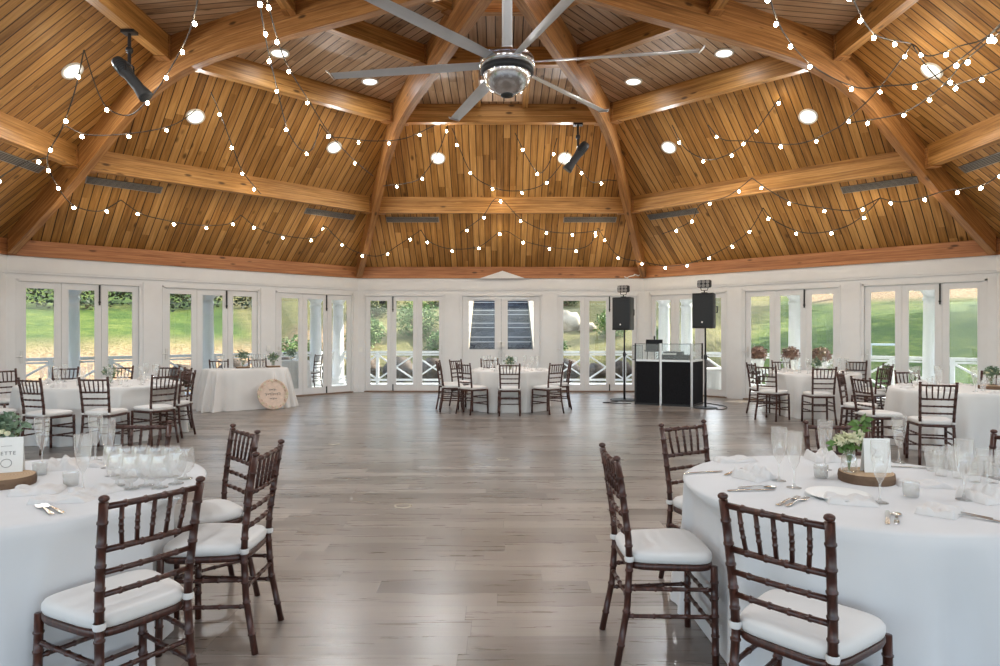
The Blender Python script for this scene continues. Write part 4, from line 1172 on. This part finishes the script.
def cutlery(kind, px, py, rz, l, g): put(kind, CUT[kind], P(px, py), l, 'cutlery', g, rz, TOP + .0012)
cutlery('fork', 788, 502, -.85, 'silver fork behind the nearest right chair, left of the pair', GC)
cutlery('fork', 797, 503, -.85, 'silver fork behind the nearest right chair, right of the pair', GC)
cutlery('knife', 752, 491, -1.5, 'silver knife lying flat at the left edge of the right front table', GC)
cutlery('spoon', 758, 488, -1.5, 'silver spoon beside the knife at the left edge of the right front table', GC)
cutlery('knife', 704, 473, -1.3, 'silver knife at the far left edge of the right front table', GC)
cutlery('fork', 734, 473, -.8, 'silver fork near the far left edge of the right front table', GC)
cutlery('knife', 887.5, 518, -.53, 'silver knife pointing at the viewer in front of the votive', GC)
cutlery('spoon', 896.5, 518.5, -.53, 'silver spoon pointing at the viewer beside the knife', GC)
cutlery('fork', 962, 515, .85, 'silver fork on the crumpled napkin, nearer the card', GC)
cutlery('fork', 970, 518, .85, 'silver fork on the crumpled napkin, nearer the picture edge', GC)
cutlery('knife', 985, 476, 1.2, 'silver knife behind the right-hand tumblers', GC)
cutlery('knife', 912, 468, 1.3, 'silver knife lying behind the votive near the back edge', GC)
put('side_plate', PLATE, P(838, 497), 'flat white plate under the napkin in front of the wood slice', 'plate')

# ---- left front table
for px, py, l in ((42, 466, 'champagne flute beside the table card on the left front table'), (95.5, 461, 'champagne flute at the back of the left front table'), (108, 468, 'champagne flute just left of the goblets on the left front table'), (83, 492, 'champagne flute in front of the votive glasses on the left front table')):
    put('champagne_flute', FLUTE, P(px, py), 'clear ' + l, 'glass', 'champagne flutes on the left front table')
for i, (px, py) in enumerate(((117, 486), (131, 489), (146, 486), (160, 488), (176, 484), (126, 478), (141, 477), (156, 478), (171, 477), (185, 479), (113, 476))):
    put('water_goblet', GOB, P(px, py), 'clear short goblet in the cluster at the right of the left front table', 'glass', 'goblets clustered on the left front table')
put('votive_glass', VOT, P(40, 475), 'small ribbed votive glass right of the table card', 'votive')
put('votive_glass', VOT, P(71, 486), 'small ribbed votive glass left of the front flute', 'votive')
sl = P(3, 485); slice_obj(sl, .135, 'round bark-edged wood slice at the left picture edge')
def draw_l(m):
    m.tube([(-.022, -.0022, .128), (.022, -.0022, .128)], .0007, 4)
    m.tube([(.022 * math.cos(a * .3), -.0022, .045 + .02 * math.sin(a * .3)) for a in range(22)], .0012, 5)
c_ = card(P(6, 482), TOP + SL, .135, .17, .42, 'white table card printed with a word and a small wreath', draw_l)
fc = bpy.data.curves.new('print', 'FONT'); fc.body = 'SETTE'; fc.size = .024; fc.align_x = 'CENTER'; fc.space_character = 1.25; fc.extrude = .0004; fc.materials.append(M['ink'])
fo = bpy.data.objects.new('lettering', fc); COL.objects.link(fo); bpy.context.view_layer.update()
fm = bpy.data.meshes.new_from_object(fo.evaluated_get(bpy.context.evaluated_depsgraph_get())); bpy.data.objects.remove(fo)
link('lettering', fm, c_, Matrix.Rotation(-.10, 4, 'X') @ Matrix.Translation((0, -.0022, .085)) @ Matrix.Rotation(PI / 2, 4, 'X'))
p = P(3, 474); t = thing('greenery_jar', 'small glass jar of eucalyptus and cream buds behind the table card', 'flowers', (p.x - .02, p.y + .04, TOP + SL))
m = MB(); m.lathe([(0, .003), (.03, .001), (.034, .01), (.034, .08), (.026, .095), (.028, .11)], 22); m.build('jar', M['glass'], t, True)
m = MB()
for i in range(7): m.tube([(0, 0, .005), (.01 * (i - 3), .005 * (i % 3), .1), (.03 * (i - 3), .01 * (i % 3), .18)], .002, 5)
m.build('stems', M['leaf'], t)
m = MB(); m.leaves((0, 0, .2), .085, 260, .04, (1.05, .8, .7), .2, 31); m.build('leaves', M['eucalyptus'], t)
m = MB()
for i in range(5): m.ball((.025 * (i - 2), -.05, .165 + .01 * (i % 2)), .014, 8, 6)
m.build('buds', M['petal'], t)
GN = 'folded napkins on the left front table'
for px, py, i, rz, l in ((38, 492, 0, .3, 'crumpled blush napkin in front of the table card'), (62, 468, 2, .4, 'round puffed napkin behind the votive glasses'), (85, 466, 1, 0, 'flat napkin between the flutes at the back'), (97, 492, 0, .9, 'crumpled napkin left of the goblets'), (62, 501, 1, .15, 'long folded napkin behind the forks on the left front table')):
    put('folded_napkin', NAPS[i], P(px, py), l, 'napkin', GN, rz)
GC = 'silver cutlery on the left front table'
cutlery('fork', 45, 511, .85, 'silver fork at the front of the left front table, nearer the edge', GC)
cutlery('fork', 53, 510, .95, 'silver fork at the front of the left front table, nearer the napkin', GC)
cutlery('knife', 160, 500, -1.35, 'silver knife behind the nearest left chair', GC)

# ---- far tables
def far_set(cx, cy, rx, ry, n, lab, seed, nap=True):
    R = random.Random(seed)
    for i in range(n):
        a = 2 * PI * (i + .3 * R.random()) / n
        q = Vector((cx + rx * .68 * math.cos(a), cy + ry * .68 * math.sin(a), TOP))
        put('champagne_flute', FLUTE, q, 'clear champagne flute on the ' + lab, 'glass', 'flutes on the ' + lab)
        if i % 2 == 0:
            q2 = Vector((cx + rx * .5 * math.cos(a + .3), cy + ry * .5 * math.sin(a + .3), TOP)); put('tumbler', TUM, q2, 'clear tumbler on the ' + lab, 'glass', 'tumblers on the ' + lab)
        if nap:
            q3 = Vector((cx + rx * .82 * math.cos(a + .22), cy + ry * .82 * math.sin(a + .22), TOP)); put('folded_napkin', NAPS[i % 3], q3, 'folded napkin laid on the ' + lab, 'napkin', 'napkins on the ' + lab, R.random() * 3)
far_set(.2, 12.9, .76, .76, 8, 'round table by the entrance', 1)
far_set(5.66, 12.0, .76, .76, 8, 'right table beside the booth', 2)
far_set(6.0, 8.65, .85, .8, 9, 'middle right table', 3)
far_set(-5.65, 9.45, 1.1, .85, 12, 'wide left table', 4)
def greenery(x, y, z, r, lab, h=.12):
    t = thing('greenery_jar', lab, 'flowers', (x, y, z))
    m = MB(); m.lathe([(0, .002), (.03, .001), (.036, .01), (.036, .07), (.028, .085), (.03, .1)], 18); m.build('jar', M['glass'], t, True)
    m = MB()
    for i in range(7): m.tube([(0, 0, .004), (.012 * (i - 3), .01 * (i % 2), .09), (.03 * (i - 3), .02 * ((i % 3) - 1), h + .03)], .0025, 5)
    m.build('stems', M['leaf'], t)
    m = MB(); m.leaves((0, 0, h + .06), r, 150, .05, (1.1, .9, .8), .2, int(abs(x * 100))); m.build('leaves', M['eucalyptus'], t)
    m = MB(); 
    for i in range(4): m.leaves((.05 * (i - 1.5), -.03, h + .05 + .02 * (i % 2)), .022, 24, .02, (1, 1, .7), .2, i)
    m.build('bloom', M['petal'], t)
    return t
greenery(.2, 12.9, TOP, .10, 'small jar of greenery on the round table by the entrance')
greenery(5.75, 12.1, TOP, .09, 'small jar of greenery on the right table beside the booth')
o = slice_obj(Vector((6.3, 8.55, 0)), .14, 'round wood slice on the middle right table')
greenery(6.3, 8.55, TOP + SL, .09, 'small jar of greenery on the wood slice of the middle right table')
greenery(-5.55, 9.5, TOP, .10, 'small jar of greenery on the wide left table')
# head table
A_ = Matrix.Translation((-4.95, 13.0, 0)) @ Matrix.Rotation(.61, 4, 'Z')
for x, l in ((-.06, 'left'), (.52, 'right')):
    q = A_ @ Vector((x, 0, .776))
    t = thing('dark_tray', 'dark wooden block under the %s greenery on the head table' % l, 'tray', q, .61)
    m = MB(); m.prism([(-.12, -.07), (.12, -.07), (.135, 0), (.12, .07), (-.12, .07), (-.135, 0)], 0, .028); m.build('block', M['bark'], t)
    m = MB(); m.prism([(-.115, -.064), (.115, -.064), (.128, 0), (.115, .064), (-.115, .064), (-.128, 0)], .028, .031); m.build('top_face', M['slice'], t)
    greenery(q.x, q.y, q.z + .0315, .15 if l == 'left' else .11, 'leafy greenery in a jar on the %s wooden block of the head table' % l, .16 if l == 'left' else .12)
for i, x in enumerate((-.45, .12, .19, .26, .33)):
    q = A_ @ Vector((x, -.05 + .06 * (i % 2), .775)); put('champagne_flute', FLUTE, q, 'clear champagne flute on the head table', 'glass', 'flutes on the head table')
greenery(-5.0, 15.95, .80, .13, 'cream flowers and leaves on the small table outside')
# round sign leaning on the head table
q = at(272, 410, 0); t = thing('round_sign', 'round blush floral sign leaning against the head table', 'sign', A_ @ Vector((.34, -.53, 0)), .61)
B_ = Matrix.Translation((0, -.075, .295)) @ Matrix.Rotation(-.2, 4, 'X') @ Matrix.Rotation(PI / 2, 4, 'X')
m = MB(); m.lathe([(0, .01), (.285, .01), (.292, .0), (.285, -.012), (0, -.012)], 56, mat=B_); m.build('disc', M['signwood'], t)
for i in range(46):
    a = 2 * PI * i / 46; R2 = .258 + .012 * math.sin(i * 2.7)
    if i % 2: continue
    m = MB(); m.leaves((R2 * math.cos(a), R2 * math.sin(a), .016), .026, 16, .028, (1, 1, .35), .2, i + 5)
    m.v = [tuple(B_ @ Vector(v)) for v in m.v]; m.build('flower', M['blush'] if i % 4 else M['petal'], t)
def sign_word(y, w, seed, s):
    m = MB(); R = random.Random(seed); pts = []; n = int(w / (s * .9))
    for i in range(n * 12):
        a = i / 12 * 2 * PI; pts.append(B_ @ Vector((-w / 2 + w * i / (n * 12) + s * .3 * math.sin(a), y + s * (.4 + .25 * math.sin(i * .17 + seed)) * math.cos(a), .0125)))
    m.tube(pts, .0032, 5); m.build('script_line', M['ink'], t)
sign_word(.085, .14, 1, .03); sign_word(0, .30, 2, .045); sign_word(-.085, .14, 3, .028)

# ------------------------------------------------------------------ DJ booth
A1, A2, A3, A4 = Vector((2.77, 13.65, 0)), Vector((3.23, 13.42, 0)), Vector((3.78, 13.16, 0)), Vector((4.17, 13.75, 0))
t = thing('booth_facade', 'black fabric folding booth front with silver posts and clear top', 'booth', (0, 0, 0))
def pan(a, b, name, z0, z1, mat, th, inset=.02):
    d = (b - a); L = d.length; R_ = Matrix.Translation(a) @ Matrix.Rotation(math.atan2(d.y, d.x), 4, 'Z')
    m = MB(); m.box(inset, L - inset, -th / 2, th / 2, z0, z1, R_); return m.build(name, mat, t)
for a, b in ((A1, A2), (A2, A3), (A3, A4)):
    pan(a, b, 'fabric_panel', .04, .885, M['scrim'], .02); pan(a, b, 'clear_panel', .93, 1.235, M['clear'], .008)
    pan(a, b, 'panel_bar', .885, .925, M['frame_alu'], .03); pan(a, b, 'bottom_bar', .0, .04, M['black'], .03); pan(a, b, 'top_edge', 1.235, 1.245, M['black'], .012)
for p_, mt in ((A1, 'black'), (A2, 'frame_alu'), (A3, 'frame_alu'), (A4, 'black')):
    m = MB(); w = .021 if mt == 'frame_alu' else .014; m.box(p_.x - w, p_.x + w, p_.y - w, p_.y + w, 0, 1.25); m.build('post', M[mt], t)
t = thing('booth_table', 'folding table behind the black booth front', 'table', (3.6, 13.85, 0), -.35)
m = MB(); m.box(-.75, .3, -.2, .32, .86, .89); m.build('tabletop', M['black'], t)
for sx in (-.68, .23):
    for sy in (-.15, .25):
        m = MB(); m.tube([(sx, sy, 0), (sx, sy, .86)], .018, 8); m.build('leg', M['black'], t)
t = thing('laptop', 'open dark laptop raised on a stand at the booth', 'laptop', (3.20, 13.93, .891), -.1)
m = MB(); m.tube([(-.12, .05, 0), (-.12, -.02, .18)], .01, 6); m.tube([(.12, .05, 0), (.12, -.02, .18)], .01, 6); m.box(-.16, .16, -.1, .12, .18, .19); m.build('stand', M['black'], t)
m = MB(); m.box(-.17, .17, -.12, .12, .19, .208); m.build('keyboard', M['grille'], t)
m = MB(); m.box(-.17, .17, -.006, .006, 0, .235, Matrix.Translation((0, -.12, .205)) @ Matrix.Rotation(.25, 4, 'X')); m.build('screen', M['screen'], t)
t = thing('mixing_deck', 'black mixing deck with knobs on the booth table', 'mixer', (3.63, 13.84, .891), -.4)
m = MB(); m.box(-.25, .3, -.16, .18, .0, .12); m.box(-.22, .16, -.1, .18, .12, .18); m.build('body', M['black'], t)
m = MB(); m.box(-.22, .05, -.165, -.15, .12, .155); m.build('light_strip', M['lamprim'], t)
for i in range(6): m = MB(); m.lathe([(.018, 0), (.016, .025), (0, .026)], 10, (-.18 + i * .06, .05, .18)); m.build('knob', M['frame_alu'], t)
t = thing('picture_frame', 'thin dark wire frame behind the clear panel at the booth', 'frame', (2.89, 14.0, .90), -.3)
m = MB()
for a, b in (((-.1, 0, 0), (-.1, 0, .3)), ((.1, 0, 0), (.1, 0, .3)), ((-.1, 0, .3), (.1, 0, .3)), ((-.1, 0, .003), (.1, 0, .003))): m.tube([a, b], .006, 6)
m.build('border', M['black'], t)
m = MB(); m.box(-.1, .1, -.002, .002, 0, .3); m.build('mesh_panel', M['clear'], t)
m = MB(); m.box(-.12, .12, -.05, .05, -.009, 0); m.build('base', M['black'], t)
t = thing('microphone', 'thin black microphone on a stem behind the booth', 'microphone', (3.27, 14.12, .891)); m = MB(); m.tube([(0, 0, 0), (0, 0, .42)], .006, 8); m.build('stem', M['black'], t)
m = MB(); m.lathe([(.012, .40), (.018, .46), (.016, .50), (0, .51)], 12); m.build('capsule', M['grille'], t); m = MB(); m.lathe([(0, .012), (.06, .01), (.065, 0), (0, 0)], 16); m.build('base', M['black'], t)

def speaker(x, y, zb, h, rz, lab, lab2, lab3, base_r):
    t = thing('speaker_stand', lab2, 'speaker stand', (x, y, 0), rz)
    m = MB(); m.lathe([(0, .022), (base_r, .02), (base_r + .01, .0), (0, 0)], 40); m.build('base_plate', M['speaker'], t, False)
    m = MB(); m.tube([(0, 0, .02), (0, 0, 1.0)], .024, 12); m.tube([(0, 0, 1.0), (0, 0, zb)], .018, 12); m.build('pole', M['black'], t, True)
    m = MB(); m.lathe([(.03, .95), (.034, .97), (.034, 1.02), (.026, 1.04)], 12); m.tube([(0, 0, 1.0), (.07, -.02, 1.0)], .012, 8); m.build('collar', M['black'], t, True)
    s_ = thing('loudspeaker', lab, 'speaker', (x, y, zb), rz)
    w, d = .205, .18
    m = MB(); m.prism([(-w, -d), (w, -d), (w, -d + .06), (w * .72, d), (-w * .72, d), (-w, -d + .06)], 0, h); c = m.build('cabinet', M['speaker'], s_)
    bv = c.modifiers.new('bevel', 'BEVEL'); bv.width = .015; bv.segments = 2
    m = MB()
    nseg = 10
    for i in range(nseg):
        x0, x1 = -w + .012 + (2 * w - .024) * i / nseg, -w + .012 + (2 * w - .024) * (i + 1) / nseg
        f = lambda q: -d - .004 - .022 * (1 - (q / w) ** 2)
        b = m.add([(x0, f(x0), .05), (x1, f(x1), .05), (x1, f(x1), h - .05), (x0, f(x0), h - .05)]); m.face([b, b + 1, b + 2, b + 3])
    m.build('grille', M['grille'], s_, True)
    for z0, z1 in ((.0, .05), (h - .05, h)):
        m = MB(); m.box(-w + .01, w - .01, -d - .012, -d + .01, z0 + .004, z1 - .004); m.box(-.07, .07, -d - .02, -d - .01, z0 + .012, z1 - .012); m.build('end_trim', M['black'], s_)
    m = MB(); m.lathe([(0, .0), (.018, 0), (.018, .004), (0, .004)], 6, mat=Matrix.Translation((0, -d - .026, .12)) @ Matrix.Rotation(PI / 2, 4, 'X')); m.build('badge', M['lamprim'], s_)
    m = MB(); m.tube([(w + .005, -.02, h * .45), (w + .03, -.02, h * .45), (w + .03, -.02, h * .62), (w + .005, -.02, h * .62)], .012, 8); m.build('handle', M['black'], s_)
    l = thing('party_light', lab3, 'stage light', (x - .02, y, zb + h), rz)
    m = MB(); m.lathe([(0, .02), (.06, .02), (.065, 0), (0, 0)], 14); m.tube([(0, 0, .02), (0, 0, .06)], .012, 8); m.build('foot', M['black'], l)
    for sx in (-1, 1):
        m = MB(); m.tube([(0, 0, .055), (sx * .06, 0, .06), (sx * .075, 0, .12)], .008, 6); m.build('yoke', M['black'], l)
    m = MB(); m.box(-.13, .13, -.06, .06, .11, .26); hb = m.build('head', M['black'], l); bv = hb.modifiers.new('bevel', 'BEVEL'); bv.width = .03; bv.segments = 3
    for i in range(3):
        for j in range(2):
            m = MB(); m.lathe([(.034, 0), (.034, .012), (.026, .008), (0, .002)], 14, mat=Matrix.Translation((-.08 + i * .08, -.06, .148 + j * .072)) @ Matrix.Rotation(PI / 2, 4, 'X')); m.build('lens', M['vent'], l, True)
speaker(2.70, 14.47, 1.52, .71, -.62, 'black loudspeaker on a stand left of the booth', 'black pole speaker stand with round base left of the booth', 'black six-lens light on top of the left loudspeaker', .3)
speaker(3.99, 12.95, 1.55, .68, -.60, 'black loudspeaker on a stand right of the booth', 'black pole speaker stand with round base right of the booth', 'black six-lens light on top of the right loudspeaker', .22)

# cable tangle at the back right corner and cord on the floor
m = MB()
R_ = random.Random(3)
pts = [Vector((3.05 + i * .05 + R_.uniform(-.03, .03), 16.27 + R_.uniform(-.03, .02), 2.84 + R_.uniform(-.05, .06))) for i in range(10)]
m.tube(spline(pts, 6), .012, 6)
o = m.build('loose_cable', M['whitemetal'], None, True); tag(o, 'loose white cable bundled at the top of the back right corner', 'cable')
m = MB(); m.tube(spline([Vector(p) for p in ((2.5, 14.1, .012), (2.3, 13.95, .012), (2.15, 13.9, .012), (2.4, 13.7, .012), (2.7, 13.72, .012))], 8), .009, 6)
tag(m.build('power_cable', M['black'], None, True), 'black power cable on the floor left of the booth', 'cable')
m = MB(); m.tube(spline([Vector(p) for p in ((4.1, 12.62, .012), (4.3, 12.75, .012), (4.45, 13.2, .012), (4.2, 13.9, .012))], 8), .009, 6)
tag(m.build('power_cable', M['black'], None, True), 'black power cable on the floor right of the booth', 'cable')
# floor boxes
for px, py, l in ((403, 506, 'nearest, in the open middle of the floor'), (334, 444, 'farther one on the left of the dance floor'), (503, 459, 'small one straight ahead on the dance floor')):
    q = at(px, py, 0); t = thing('floor_box', 'round metal floor outlet cover, ' + l, 'floor outlet', (q.x, q.y, 0)); 
    m = MB(); m.lathe([(.075, .0), (.075, .003), (.068, .006), (.058, .004)], 28); m.build('ring', M['brass'], t, True)
    m = MB(); m.lathe([(.058, .004), (0, .0045)], 28); m.build('lid', M['floor'], t)
# ------------------------------------------------------------------ daylight
w = bpy.data.worlds.new('world'); S.world = w; w.use_nodes = True
nt = w.node_tree; nt.nodes.clear()
ou = nt.nodes.new('ShaderNodeOutputWorld'); bg = nt.nodes.new('ShaderNodeBackground'); sk = nt.nodes.new('ShaderNodeTexSky')
sk.sky_type = 'NISHITA'; sk.sun_disc = False; sk.sun_elevation = 42 * D2R; sk.sun_rotation = 40 * D2R; sk.air_density = 1; sk.dust_density = 2.0; sk.ozone_density = 1
bg.inputs[1].default_value = 1.15
mx = nt.nodes.new('ShaderNodeMix'); mx.data_type = 'RGBA'; mx.inputs[0].default_value = .5; mx.inputs[7].default_value = (1.05, 1.08, 1.12, 1)
nt.links.new(sk.outputs[0], mx.inputs[6]); nt.links.new(mx.outputs[2], bg.inputs[0]); nt.links.new(bg.outputs[0], ou.inputs[0])
ld = bpy.data.lights.new('sun', 'SUN'); ld.energy = 12.0; ld.angle = .01; ld.color = (1, .93, .80)
s_ = link('sun', ld)
dirv = Vector((.80, .33, .52)).normalized()     # towards the sun: from the right and slightly behind the back wall
s_.rotation_euler = dirv.to_track_quat('Z', 'Y').to_euler()
S.view_settings.exposure = 0.06
